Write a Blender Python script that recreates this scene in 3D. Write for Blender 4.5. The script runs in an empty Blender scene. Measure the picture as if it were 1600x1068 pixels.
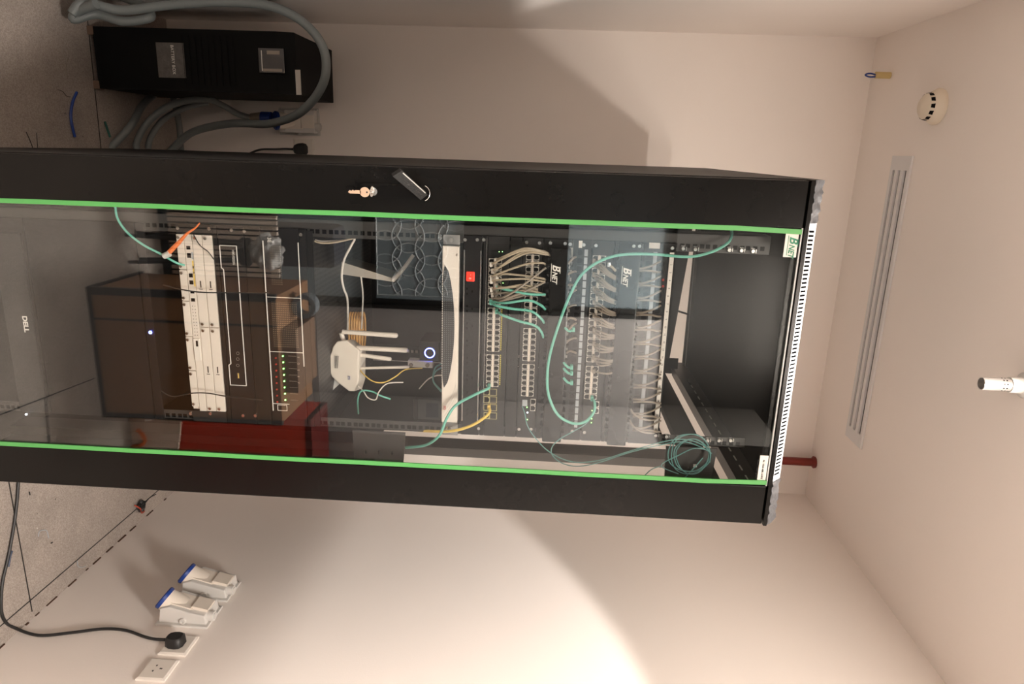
import bpy, bmesh, math, random
from mathutils import Vector, Matrix
random.seed(7)
SC = bpy.context.scene
COL = SC.collection

# ------------------------------------------------------------------ camera
CAM = Vector((-0.0374, -1.517, 1.6011))
YAW, PIT, ROL, FPX = 0.2670, -0.0432, 0.0452, 1089.64
_fw = Vector((math.sin(YAW)*math.cos(PIT), math.cos(YAW)*math.cos(PIT), math.sin(PIT)))
_rt = Vector((math.cos(YAW), -math.sin(YAW), 0)); _up = _rt.cross(_fw)
RT = _rt*math.cos(ROL)+_up*math.sin(ROL); UP = -_rt*math.sin(ROL)+_up*math.cos(ROL)
cd = bpy.data.cameras.new('camera'); cam = bpy.data.objects.new('camera', cd); COL.objects.link(cam)
cd.sensor_fit = 'HORIZONTAL'; cd.sensor_width = 36; cd.lens = FPX*36/1600; cd.clip_start = .02
m = Matrix.Identity(4)      # the camera is held on its side: image right is the room's up
for i, v in enumerate((UP, -RT, -_fw)):
    for k in range(3): m[k][i] = v[k]
m.translation = CAM; cam.matrix_world = m
SC.camera = cam

# ------------------------------------------------------------------ world, light, exposure
w = bpy.data.worlds.new('world'); SC.world = w; w.use_nodes = True
w.node_tree.nodes['Background'].inputs[0].default_value = (.9, .8, .72, 1)
w.node_tree.nodes['Background'].inputs[1].default_value = .02
SC.view_settings.view_transform = 'Standard'; SC.view_settings.look = 'None'
SC.view_settings.gamma = 1; SC.view_settings.use_curve_mapping = False
SC.view_settings.exposure = 2.2
SC.cycles.max_bounces = 14; SC.cycles.diffuse_bounces = 10; SC.cycles.transparent_max_bounces = 24
SC.cycles.caustics_reflective = False; SC.cycles.caustics_refractive = False
SC.cycles.sample_clamp_indirect = 8
LX = .49
LIGHTS = [((LX, .02, 2.852), 88), ((.75, -1.6, 2.852), 0)]
# cabinet downlight: hard-edged beam and lens spill; second lamp: unseen, broad soft front fill
WARM = (1.0, .90, .81)
for (p, beam, spill) in ((LIGHTS[0][0], 30, 2.9), (LIGHTS[1][0], 135, 6)):
    over = beam < 100
    ld = bpy.data.lights.new('downlight_beam', 'SPOT'); ld.energy = beam; ld.spot_size = math.radians(99 if over else 128)
    ld.spot_blend = .10 if over else 1.0; ld.shadow_soft_size = .035 if over else .22; ld.color = (1.0, .925, .865)
    lo = bpy.data.objects.new('downlight_beam', ld); lo.location = p; COL.objects.link(lo)
    ld = bpy.data.lights.new('downlight_spill', 'AREA'); ld.shape = 'DISK' if over else 'SQUARE'; ld.size = .11 if over else .58; ld.energy = spill; ld.color = WARM
    lo = bpy.data.objects.new('downlight_spill', ld); lo.location = p; COL.objects.link(lo)

# ------------------------------------------------------------------ helpers
def H(x, y, ax, val):
    """point where the sight line of photo pixel (x, y) meets the plane axis ax = val"""
    d = _fw*FPX + RT*(y-534) + UP*(x-800)
    return CAM + d*((val-CAM[ax])/d[ax])
def HY(x, y, Y): return H(x, y, 1, Y)

MATS = {}
def mat(name, col, rough=.5, metal=0, bump=0, scale=60, var=0, emit=None, es=1, spec=.5, coat=0, vscale=None):
    if name in MATS: return MATS[name]
    m = bpy.data.materials.new(name); m.use_nodes = True; nt = m.node_tree
    b = nt.nodes['Principled BSDF']
    b.inputs['Base Color'].default_value = (*col, 1); b.inputs['Roughness'].default_value = rough
    b.inputs['Metallic'].default_value = metal; b.inputs['Specular IOR Level'].default_value = spec
    b.inputs['Coat Weight'].default_value = coat
    if emit:
        b.inputs['Emission Color'].default_value = (*emit, 1); b.inputs['Emission Strength'].default_value = es
    if bump or var:
        tc = nt.nodes.new('ShaderNodeTexCoord'); no = nt.nodes.new('ShaderNodeTexNoise')
        no.inputs['Scale'].default_value = vscale or scale; no.inputs['Detail'].default_value = 5
        nt.links.new(tc.outputs['Object'], no.inputs['Vector'])
        if var:
            mx = nt.nodes.new('ShaderNodeMixRGB'); mx.inputs[1].default_value = (*[c*(1-var) for c in col], 1)
            mx.inputs[2].default_value = (*[min(1, c*(1+var)) for c in col], 1)
            nt.links.new(no.outputs['Fac'], mx.inputs[0]); nt.links.new(mx.outputs[0], b.inputs['Base Color'])
        if bump:
            n2 = nt.nodes.new('ShaderNodeTexNoise'); n2.inputs['Scale'].default_value = scale; n2.inputs['Detail'].default_value = 3
            nt.links.new(tc.outputs['Object'], n2.inputs['Vector'])
            bp = nt.nodes.new('ShaderNodeBump'); bp.inputs['Strength'].default_value = bump; bp.inputs['Distance'].default_value = .002
            nt.links.new(n2.outputs['Fac'], bp.inputs['Height']); nt.links.new(bp.outputs[0], b.inputs['Normal'])
    MATS[name] = m; return m

WALL = mat('painted plaster', (.87, .815, .77), .6, bump=.12, scale=180, var=.015, vscale=3)
CEIL = mat('ceiling paint', (.88, .825, .78), .7, bump=.08, scale=160, var=.015, vscale=3)
DARKWALL = mat('dark wall panelling', (.014, .013, .012), .6, var=.1, vscale=8)
BLK = mat('black powder coat', (.006, .0055, .005), .24, bump=.04, scale=700, var=.2, vscale=9, spec=.2)
BLK2 = mat('black inner steel', (.010, .010, .010), .5, spec=.3, var=.2, vscale=20)
RAILM = mat('black rail steel', (.045, .043, .041), .4, var=.25, vscale=15)
DEV = mat('black device steel', (.010, .010, .011), .45, spec=.3, var=.15, vscale=20)
DEVG = mat('dark grey device face', (.020, .0195, .0195), .5, spec=.3, var=.1, vscale=20)
PIT_ = mat('port cavity black', (.004, .004, .004), .7, spec=.08)
BEIGE = mat('beige patch cord', (.42, .36, .27), .45)
GREYC = mat('grey brown patch cord', (.25, .215, .175), .45)
TEAL = mat('teal patch cord', (.16, .52, .42), .4)
FIBRE = mat('teal fibre jacket', (.13, .32, .31), .4)
YEL = mat('yellow cord', (.82, .58, .12), .4)
ORG = mat('orange cord', (.80, .20, .05), .45)
WHT = mat('white plastic', (.76, .72, .66), .38)
IVO = mat('ivory plastic', (.74, .68, .60), .35)
GRYP = mat('light grey plastic', (.62, .61, .585), .42)
METW = mat('port frame metal', (.70, .66, .60), .3, metal=.3)
STEEL = mat('bright zinc', (.75, .73, .70), .25, metal=1)
TAPE = mat('silver duct tape', (.085, .085, .088), .42, metal=.6, bump=.9, scale=70, var=.35, vscale=45)
GREEN = mat('green film edge', (.09, .37, .10), .4)
LABEL = mat('white label paper', (.78, .76, .72), .6)
INK = mat('black ink', (.02, .02, .02), .6)
WINK = mat('white print', (.80, .78, .74), .5)
GINK = mat('green print', (.02, .22, .12), .5)
BLUEC = mat('blue plastic', (.012, .045, .24), .35)
RED = mat('red plastic', (.50, .03, .02), .35)
CONDUIT = mat('grey flexible conduit', (.17, .19, .19), .5, bump=.3, scale=300)
RUB = mat('black rubber', (.012, .012, .012), .5)
STRIP = mat('blue grey label strip', (.40, .43, .46), .45)
LEDG = mat('green indicator', (.1, .8, .1), emit=(.25, 1, .15), es=2.2)
LEDB = mat('blue indicator', (.05, .1, 1), emit=(.08, .12, 1), es=7)
LEDW = mat('white indicator', (.9, .9, 1), emit=(.8, .9, 1), es=3)
LEDR = mat('dull red indicator', (.45, .04, .03), .4)

def floor_mat():
    m = bpy.data.materials.new('speckled floor sheet'); m.use_nodes = True; nt = m.node_tree; b = nt.nodes['Principled BSDF']
    tc = nt.nodes.new('ShaderNodeTexCoord')
    n1 = nt.nodes.new('ShaderNodeTexNoise'); n1.inputs['Scale'].default_value = 260; n1.inputs['Detail'].default_value = 6
    n2 = nt.nodes.new('ShaderNodeTexNoise'); n2.inputs['Scale'].default_value = 7; n2.inputs['Detail'].default_value = 5
    r1 = nt.nodes.new('ShaderNodeValToRGB'); r1.color_ramp.elements[0].position = .34; r1.color_ramp.elements[1].position = .66
    r1.color_ramp.elements[0].color = (.36, .31, .27, 1); r1.color_ramp.elements[1].color = (.56, .50, .45, 1)
    mx = nt.nodes.new('ShaderNodeMixRGB'); mx.blend_type = 'MULTIPLY'; mx.inputs[0].default_value = .45
    nt.links.new(tc.outputs['Object'], n1.inputs['Vector']); nt.links.new(tc.outputs['Object'], n2.inputs['Vector'])
    nt.links.new(n1.outputs['Fac'], r1.inputs[0]); nt.links.new(r1.outputs[0], mx.inputs[1]); nt.links.new(n2.outputs['Fac'], mx.inputs[2])
    nt.links.new(mx.outputs[0], b.inputs['Base Color']); b.inputs['Roughness'].default_value = .42
    return m
FLOORM = floor_mat()

GF0 = .075      # reflectance of each face of the coated pane
def glass_mat():
    m = bpy.data.materials.new('door glass'); m.use_nodes = True; nt = m.node_tree; nt.nodes.clear()
    o = nt.nodes.new('ShaderNodeOutputMaterial'); mx = nt.nodes.new('ShaderNodeMixShader')
    t = nt.nodes.new('ShaderNodeBsdfTransparent'); t.inputs[0].default_value = (.955, .965, .96, 1)
    g = nt.nodes.new('ShaderNodeBsdfGlossy'); g.inputs['Roughness'].default_value = 0.0; g.inputs[0].default_value = (.97, 1, 1, 1)
    ge = nt.nodes.new('ShaderNodeNewGeometry'); dt = nt.nodes.new('ShaderNodeVectorMath'); dt.operation = 'DOT_PRODUCT'
    nt.links.new(ge.outputs['Incoming'], dt.inputs[0]); nt.links.new(ge.outputs['Normal'], dt.inputs[1])
    def mth(op, x, y):
        n = nt.nodes.new('ShaderNodeMath'); n.operation = op
        for i, q_ in enumerate((x, y)):
            if q_ is None: continue
            if isinstance(q_, (int, float)): n.inputs[i].default_value = q_
            else: nt.links.new(q_, n.inputs[i])
        return n.outputs[0]
    c = mth('ABSOLUTE', dt.outputs['Value'], None); p5 = mth('POWER', mth('SUBTRACT', 1.0, c), 5.0)
    fac = mth('ADD', mth('MULTIPLY', p5, 1-GF0), GF0); nt.links.new(fac, mx.inputs[0])
    nt.links.new(t.outputs[0], mx.inputs[1]); nt.links.new(g.outputs[0], mx.inputs[2]); nt.links.new(mx.outputs[0], o.inputs[0])
    return m
GLASS = glass_mat()

def grille_mat(name, colA, colB, sx, sz, fill=.5):
    """perforated / woven face: a rectangular grid of holes in object space"""
    m = bpy.data.materials.new(name); m.use_nodes = True; nt = m.node_tree; b = nt.nodes['Principled BSDF']
    tc = nt.nodes.new('ShaderNodeTexCoord'); sp = nt.nodes.new('ShaderNodeSeparateXYZ'); nt.links.new(tc.outputs['Object'], sp.inputs[0])
    outs = []
    for ax, s in (('X', sx), ('Z', sz)):
        a = nt.nodes.new('ShaderNodeMath'); a.operation = 'DIVIDE'; a.inputs[1].default_value = s; nt.links.new(sp.outputs[ax], a.inputs[0])
        f = nt.nodes.new('ShaderNodeMath'); f.operation = 'FRACT'; nt.links.new(a.outputs[0], f.inputs[0])
        c = nt.nodes.new('ShaderNodeMath'); c.operation = 'LESS_THAN'; c.inputs[1].default_value = fill; nt.links.new(f.outputs[0], c.inputs[0]); outs.append(c)
    mu = nt.nodes.new('ShaderNodeMath'); mu.operation = 'MULTIPLY'; nt.links.new(outs[0].outputs[0], mu.inputs[0]); nt.links.new(outs[1].outputs[0], mu.inputs[1])
    mx = nt.nodes.new('ShaderNodeMixRGB'); mx.inputs[1].default_value = (*colA, 1); mx.inputs[2].default_value = (*colB, 1)
    nt.links.new(mu.outputs[0], mx.inputs[0]); nt.links.new(mx.outputs[0], b.inputs['Base Color']); b.inputs['Roughness'].default_value = .5
    return m

class MB:
    def __init__(s): s.v = []; s.f = []; s.m = []
    def add(s, vs, fs, mi=0):
        o = len(s.v); s.v += [Vector(p) for p in vs]; s.f += [[i+o for i in f] for f in fs]; s.m += [mi]*len(fs); return s
    def box(s, a, b, mi=0, bev=0):
        x0, x1 = sorted((a[0], b[0])); y0, y1 = sorted((a[1], b[1])); z0, z1 = sorted((a[2], b[2]))
        if bev:
            bev = min(bev, (x1-x0)*.45, (y1-y0)*.45, (z1-z0)*.45); bm = bmesh.new(); bmesh.ops.create_cube(bm, size=1)
            for v in bm.verts: v.co = Vector(((x0+x1)/2+v.co.x*(x1-x0), (y0+y1)/2+v.co.y*(y1-y0), (z0+z1)/2+v.co.z*(z1-z0)))
            bmesh.ops.bevel(bm, geom=bm.edges[:], offset=bev, segments=2, affect='EDGES', profile=.6)
            bm.verts.index_update(); s.add([v.co.copy() for v in bm.verts], [[v.index for v in f.verts] for f in bm.faces], mi); bm.free(); return s
        vs = [(x, y, z) for x in (x0, x1) for y in (y0, y1) for z in (z0, z1)]
        return s.add(vs, [[0,1,3,2],[4,6,7,5],[0,4,5,1],[2,3,7,6],[0,2,6,4],[1,5,7,3]], mi)
    def prism(s, pts, d, mi=0):
        """polygon of 3D points pushed along vector d"""
        n = len(pts); d = Vector(d); P = [Vector(p) for p in pts]
        return s.add(P+[p+d for p in P], [list(range(n))[::-1], list(range(n, 2*n))]+[[i, (i+1) % n, n+(i+1) % n, n+i] for i in range(n)], mi)
    def cyl(s, a, b, r, r2=None, n=16, mi=0):
        return s.tube([a, b], [r, r if r2 is None else r2], n, mi, smooth=False)
    def tube(s, pts, r, n=8, mi=0, smooth=True, sub=6, caps=True):
        P = [Vector(p) for p in pts]; R = r if isinstance(r, (list, tuple)) else [r]*len(P)
        if smooth and len(P) > 2: P, R = spline(P, R, sub)
        up = Vector((0, 0, 1)); rings = []; prev = None
        for i, p in enumerate(P):
            t = (P[min(i+1, len(P)-1)]-P[max(i-1, 0)])
            t = t.normalized() if t.length > 1e-9 else Vector((0, 0, 1))
            if prev is None:
                a = t.cross(up)
                if a.length < .1: a = t.cross(Vector((1, 0, 0)))
            else: a = prev-t*prev.dot(t)
            a.normalize(); prev = a; b = t.cross(a)
            rings.append([p+(a*math.cos(2*math.pi*k/n)+b*math.sin(2*math.pi*k/n))*R[i] for k in range(n)])
        vs = [q for ring in rings for q in ring]; fs = []
        for i in range(len(rings)-1):
            for k in range(n): fs.append([i*n+k, i*n+(k+1) % n, (i+1)*n+(k+1) % n, (i+1)*n+k])
        if caps: fs += [list(range(n))[::-1], [(len(rings)-1)*n+k for k in range(n)]]
        return s.add(vs, fs, mi)
    def lathe(s, c, prof, axis=(0, 0, 1), n=32, mi=0):
        """prof: (radius, height along axis)"""
        ax = Vector(axis).normalized(); a = ax.cross(Vector((0, 0, 1)));
        if a.length < .1: a = Vector((1, 0, 0))
        a.normalize(); b = ax.cross(a); c = Vector(c)
        vs = [c+ax*h+(a*math.cos(2*math.pi*k/n)+b*math.sin(2*math.pi*k/n))*r for r, h in prof for k in range(n)]
        fs = [[i*n+k, i*n+(k+1) % n, (i+1)*n+(k+1) % n, (i+1)*n+k] for i in range(len(prof)-1) for k in range(n)]
        return s.add(vs, fs, mi)

def spline(P, R, sub):
    Q = []; S = []
    for i in range(len(P)-1):
        p0, p1, p2, p3 = P[max(i-1, 0)], P[i], P[i+1], P[min(i+2, len(P)-1)]
        for k in range(sub):
            t = k/sub
            Q.append(.5*((2*p1)+(p2-p0)*t+(2*p0-5*p1+4*p2-p3)*t*t+(3*p1-p0-3*p2+p3)*t**3)); S.append(R[i]*(1-t)+R[i+1]*t)
    Q.append(P[-1]); S.append(R[-1]); return Q, S

def world_of(p):
    v = Vector((0, 0, 0))
    while p: v += p.location; p = p.parent
    return v
def obj(name, mb, mats, parent=None, smooth=False, loc=None, label=None):
    """link the collected shapes as ONE mesh object; coordinates given in the room"""
    if parent is not None: base = world_of(parent)
    elif loc is not None: base = Vector(loc)
    else:
        zs = [v.z for v in mb.v]; base = Vector((sum(v.x for v in mb.v)/len(mb.v), sum(v.y for v in mb.v)/len(mb.v), min(zs)))
    me = bpy.data.meshes.new(name); me.from_pydata([v-base for v in mb.v], [], mb.f)
    mats = mats if isinstance(mats, (list, tuple)) else [mats]
    for m_ in mats: me.materials.append(m_)
    me.polygons.foreach_set('material_index', mb.m)
    bm = bmesh.new(); bm.from_mesh(me); bmesh.ops.recalc_face_normals(bm, faces=bm.faces); bm.to_mesh(me); bm.free()
    if smooth:
        me.shade_smooth()
        try: me.set_sharp_from_angle(angle=math.radians(40))
        except Exception: pass
    o = bpy.data.objects.new(name, me); COL.objects.link(o)
    if parent is not None: o.parent = parent
    else: o.location = base
    if label: o['label'] = label
    return o
def tag(o, label, cat, group=None, kind=None):
    o['label'] = label; o['category'] = cat
    if group: o['group'] = group
    if kind: o['kind'] = kind
    return o
def thing(name, label, cat, loc, group=None):
    o = bpy.data.objects.new(name, None); o.empty_display_size = .05; COL.objects.link(o); o.location = Vector(loc)
    return tag(o, label, cat, group)
def struct(name, mb, m, smooth=False):
    o = obj(name, mb, m, smooth=smooth); o['kind'] = 'structure'; return o
def copy_tree(o, parent=None):
    c = o.copy(); COL.objects.link(c)
    if parent: c.parent = parent
    for ch in [k for k in bpy.data.objects if k.parent == o]: copy_tree(ch, c)
    return c
def text(name, s, loc, size, m, parent=None, base=False, xdir=(1, 0, 0), zdir=(0, 0, 1), shear=0, depth=.0004, sx=1, bold=0, loc_base=None):
    cu = bpy.data.curves.new(name, 'FONT'); cu.body = s; cu.size = size; cu.extrude = depth; cu.shear = shear; cu.offset = bold; cu.align_x = 'LEFT' if base else 'CENTER'; cu.align_y = 'BOTTOM_BASELINE' if base else 'CENTER'
    t = bpy.data.objects.new(name, cu); COL.objects.link(t); bpy.context.view_layer.update()
    me = bpy.data.meshes.new_from_object(t.evaluated_get(bpy.context.evaluated_depsgraph_get())); bpy.data.objects.remove(t)
    X = Vector(xdir).normalized(); Z = Vector(zdir).normalized(); N = X.cross(Z)
    bs = world_of(parent) if parent else Vector((0, 0, 0))
    for v in me.vertices: v.co = Vector(loc)+X*v.co.x*sx+Z*v.co.y+N*v.co.z-bs
    me.materials.clear(); me.materials.append(m)
    o = bpy.data.objects.new(name, me); COL.objects.link(o)
    if parent: o.parent = parent
    return o

# ------------------------------------------------------------------ the room
XL, XR, YB, YF, ZC = -.513, 1.465, 1.512, -2.0, 2.86
struct('floor', MB().box((XL-.1, YF-.1, -.06), (XR+.1, YB+.1, 0)), FLOORM)
struct('ceiling', MB().box((XL-.1, YF-.1, ZC), (XR+.1, YB+.1, ZC+.06)), CEIL)
struct('wall_back', MB().box((XL-.1, YB, 0), (XR+.1, YB+.1, ZC)), WALL)
struct('wall_left', MB().box((XL-.1, YF, 0), (XL, YB, ZC)), WALL)
struct('wall_right', MB().box((XR, YF, 0), (XR+.1, YB, ZC)), WALL)
DX = .775
struct('wall_front', MB().box((XL, YF-.1, 2.25), (XR, YF, ZC)), DARKWALL)
struct('wall_frontleft', MB().box((XL, YF-.1, 0), (-.16, YF, 2.25)), WALL)
GREYDOOR = mat('pale grey door leaf', (.32, .305, .30), .5, var=.05, vscale=5)
dr = struct('door_1', MB().box((DX, YF-.06, 0), (XR, YF-.01, 2.25)), GREYDOOR)
obj('door_frame', MB().box((DX-.02, YF-.08, 0), (DX, YF+.01, 2.25)).box((DX, YF-.05, 2.235), (XR, YF+.01, 2.25)), BLK2, dr)
# glazed door with etched circles, its panels plain blue grey
d2 = struct('door_2', MB().box((-.16, YF-.06, 0), (DX-.02, YF-.02, .18)).box((-.16, YF-.06, 2.21), (DX-.02, YF-.02, 2.25))
            .box((-.16, YF-.06, .18), (-.06, YF-.02, 2.21)).box((DX-.045, YF-.06, .18), (DX-.02, YF-.02, 2.21))
            .box((-.06, YF-.06, .66), (DX-.045, YF-.02, .72)).box((-.06, YF-.06, 1.18), (DX-.045, YF-.02, 1.71)), BLK2)
ETCH = mat('blue grey etched panel', (.20, .25, .28), .4, var=.12, vscale=6); ETCH2 = mat('etched line', (.42, .47, .50), .5)
for z0, z1 in ((.18, .66), (.72, 1.18), (1.71, 2.21)):
    pn = obj('panel', MB().box((-.06, YF-.05, z0), (DX-.045, YF-.035, z1)), ETCH, d2)
    if z0 == .72:
        c = MB()
        for i in range(7):
            for j in range(4):
                cx, cz = -.02+i*.12+(j % 2)*.06, .77+j*.12
                ring = [(min(max(cx+.085*math.cos(a*math.pi/12), -.055), DX-.065), YF-.034, min(max(cz+.085*math.sin(a*math.pi/12), .725), 1.175)) for a in range(25)]
                c.tube(ring, .0035, 4, smooth=False)
        obj('circle_pattern', c, ETCH2, pn)
tag(obj('reflection_blocker', MB().box((1.25, -1.46, .0), (1.462, -1.98, 2.19), bev=.004), GREYDOOR), 'tall added grey locker against the right wall near the glazed door', 'blocker')  # unseen grey block added to keep the bright wall out of the glass
tag(obj('upper_reflection_block', MB().box((1.22, -1.47, 2.192), (1.462, -1.96, 2.72), bev=.004), mat('black reflection block', (.02, .018, .016), .7)), 'black reflection block added above the grey locker', 'carton')  # unseen dark block added to blacken the upper glass reflection
# floor joints (thin black gaps between the sheets)
JOINT = mat('black floor joint', (.012, .011, .01), .7)
def joint(n, p, q, wd=.0035):
    p = Vector((*p, .0)); q = Vector((*q, .0)); t = (q-p).normalized(); s_ = t.cross(Vector((0, 0, 1)))*wd/2; e = Vector((0, 0, .0012))
    struct(n, MB().prism([p-s_, p+s_, q+s_, q-s_], e), JOINT)
a_ = H(0, 979, 2, 0); b_ = H(241, 770, 2, 0); xj = (a_.x+b_.x)/2
joint('trim_1', (xj, YF), (xj, YB))
c_ = H(14, 755, 2, 0); d_ = H(50, 955, 2, 0); dx = d_-c_
c_ -= dx*((c_.x+.5)/dx.x)
joint('trim_2', (c_.x, c_.y), (d_.x, d_.y))
e_ = H(148, 141, 2, 0); f_ = H(158, 236, 2, 0); df = f_-e_
joint('trim_3', (e_.x-df.x*1.4, e_.y-df.y*1.4), (e_.x+df.x*3.3, e_.y+df.y*3.3), .003)
r1 = Vector((H(0, 648, 2, 0).x, -H(0, 648, 2, 0).y)); r2 = Vector((H(145, 592, 2, 0).x, -H(145, 592, 2, 0).y)); rd = r2-r1
joint('trim_4', r1-rd*1.5, r2, .004)
r3 = Vector((H(67, 622, 2, 0).x, -H(67, 622, 2, 0).y)); r4 = Vector((H(74, 695, 2, 0).x, -H(74, 695, 2, 0).y)); joint('trim_5', r3, r4+(r4-r3)*3, .006)
DIRT = mat('dark grime in wall joint', (.07, .035, .02), .8)
g = MB(); y = -.2
while y < 1.45:
    L = random.uniform(.01, .06); g.box((XR-.003, y, 0), (XR, y+L, random.uniform(.003, .007))); y += L+random.uniform(.01, .09)
struct('trim_6', g, DIRT)
# recessed downlight over the cabinet; unseen second lamp shaped as a panel for soft light
px_, py_, pz_ = LIGHTS[0][0]
t = thing('downlight', 'round white recessed ceiling downlight straight above the cabinet front', 'lamp', (px_, py_, ZC))
obj('rim', MB().lathe((px_, py_, ZC), [(.085, 0), (.085, -.006), (.07, -.007), (.066, -.001)], n=32), WHT, t, True)
obj('lens', MB().cyl((px_, py_, ZC-.0005), (px_, py_, ZC-.003), .064, n=32), mat('lamp lens', (1, .9, .8), emit=(1, .85, .72), es=6), t)
px_, py_, pz_ = LIGHTS[1][0]
t = thing('soft_fill_panel', 'unseen square ceiling panel shaped for soft front light', 'lamp', (px_, py_, ZC))
obj('panel_rim', MB().box((px_-.31, py_-.31, ZC-.004), (px_+.31, py_+.31, ZC-.0005)), WHT, t)
obj('diffuser', MB().box((px_-.29, py_-.29, ZC-.006), (px_+.29, py_+.29, ZC-.004)), MATS['lamp lens'], t)

# ------------------------------------------------------------------ the cabinet
CW, CDp, ZT = .8, 1.2, 2.18
cab = thing('server_cabinet', 'tall black open-sided server cabinet with a green-edged glass door', 'server cabinet', (.4, .6, 0))
p = MB(); p.box((0, .03, 0), (CW, CDp, .09)); obj('plinth', p, BLK2, cab)
obj('top_panel', MB().box((.0, .035, 2.166), (CW, CDp, 2.18)), mat('matt black underside', (.012, .011, .010), .9, spec=.08), cab)
obj('side_panel', MB().box((0, .03, .09), (.006, CDp-.002, 2.166)), BLK2, cab)
for x0, y0 in ((.008, .03), (.008, CDp-.05), (.762, CDp-.05)):
    obj('post', MB().box((x0, y0, .09), (x0+.03, y0+.045, 2.166)), BLK2, cab)
obj('post', MB().box((.755, .03, .09), (.798, .06, 2.166)), BLK2, cab)
obj('side_brace', MB().box((.765, .268, .09), (.79, .338, 2.02)), RAILM, cab)
# right side beams running back at the top, with slots
bA = MB().box((.745, .07, 2.0), (.77, CDp-.05, 2.066)); obj('side_beam', bA, RAILM, cab)
bB = MB().box((.745, .07, 2.108), (.765, CDp-.05, 2.166)).box((.775, .03, 2.12), (.798, CDp-.05, 2.166))
for i in range(14): bB.box((.744, .12+i*.06, 2.135), (.7449, .15+i*.06, 2.139), 1)
obj('side_beam', bB, [RAILM, WINK], cab)
# rear frame with a sloped-edge sheet below the opening
rf = MB(); YR = CDp-.02
def RP(x, y): return HY(x, y, 1.1)
rf.prism([(.04, 1.1, .09), (.745, 1.1, .09), RP(1045, 566), RP(1077, 392), (.04, 1.1, RP(1083, 372).z)], (0, .004, 0))
rf.prism([(.04, 1.1, 2.166), (.745, 1.1, 2.166), (.745, 1.1, RP(1072, 566).z), (.04, 1.1, RP(1087, 380).z)], (0, .02, 0))
obj('rear_frame', rf, BLK2, cab)
obj('side_panel', MB().box((.793, .47, 1.13), (.799, CDp-.052, 1.985)), BLK2, cab)
obj('side_panel', MB().box((.793, .061, .09), (.799, CDp-.052, 1.13)), BLK2, cab)
obj('rear_stay', MB().tube([RP(1060, 486), RP(1076, 491)], .004, 6), BLK2, cab)
# mounting rails with square holes
def rail(x0, x1, y, hx, z0=.12, z1=2.10, name='mounting_rail', lip=1):
    r = MB().box((x0, y, z0), (x1, y+.0025, z1)); s_ = -1 if lip < 0 else 1
    r.box((x0 if lip < 0 else x1-.0025, y, z0), ((x0+.0025) if lip < 0 else x1, y+.045, z1))
    z = z0+.02; k = 0
    while z < z1-.01:
        r.box((hx-.0048, y-.0006, z-.0048), (hx+.0048, y-.0001, z+.0048), 1); z += (.01588, .01588, .0127)[k % 3]; k += 1
    return obj(name, r, [RAILM, PIT_], cab)
rail(.126, .168, .072, .155, lip=-1); rail(.612, .637, .072, .6265)
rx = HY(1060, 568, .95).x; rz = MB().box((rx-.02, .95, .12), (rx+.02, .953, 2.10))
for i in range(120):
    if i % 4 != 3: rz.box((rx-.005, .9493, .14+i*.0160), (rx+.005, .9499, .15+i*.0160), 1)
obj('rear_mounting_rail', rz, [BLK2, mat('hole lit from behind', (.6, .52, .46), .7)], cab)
# gusset brackets between rail and post on the right
def bracket(x0, x1, yt, yb):
    zb, zt = HY(x0, 700, .07).z, HY(x1, 700, .07).z
    b = MB().prism([(.640, .066, zb+.0), (.76, .066, zb+.005), (.76, .066, zt-.01), (.70, .066, zt-.004), (.640, .066, zt)], (0, .004, 0))
    q = HY((x0+x1)/2+6, 727, .066); b.box((q.x-.004, .0655, q.z-.0045), (q.x+.004, .0659, q.z+.0045), 1)
    for dz in (.25, .5, .75): b.box((.69, .0652, zb+(zt-zb)*dz-.002), (.70, .0659, zb+(zt-zb)*dz+.001), 2)
    obj('gusset_bracket', b, [RAILM, LABEL, STEEL], cab)
bracket(552, 634, 0, 0); bracket(1040, 1120, 0, 0)
# vented top cap: bevelled strip leaning back towards the top
zl0, zl1 = HY(1264, 400, 0).z+.006, HY(1287, 283, 0).z+.002
ZA, ZB_ = 2.152, 2.179; YA, YBv = .002, .030
obj('top_cap', MB().box((0, -.004, 2.144), (CW, .03, ZA)), BLK, cab)
CAPW = mat('bare light cap strip', (.42, .42, .42), .5)
cs = MB().prism([(0.09, YA, ZA), (0.09, YBv, ZB_), (0.09, YBv+.004, ZB_-.004), (.09, YBv+.004, ZA)], (.60, 0, 0))
n_ = Vector((0, -(ZB_-ZA), YBv-YA)).normalized()
for i in range(62):
    xx = .105+i*(.565/61); t0, t1 = .18, .78
    a = Vector((xx, YA+(YBv-YA)*t0, ZA+(ZB_-ZA)*t0)); b = Vector((xx+.0015, YA+(YBv-YA)*t1, ZA+(ZB_-ZA)*t1))
    cs.prism([a+n_*.0003, a+Vector((.0042, 0, 0))+n_*.0003, b+Vector((.0042, 0, 0))+n_*.0003, b+n_*.0003], n_*.0004, 1)
obj('vent_strip', cs, [CAPW, mat('slot black', (.002, .002, .002), .9, spec=0)], cab)
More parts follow.
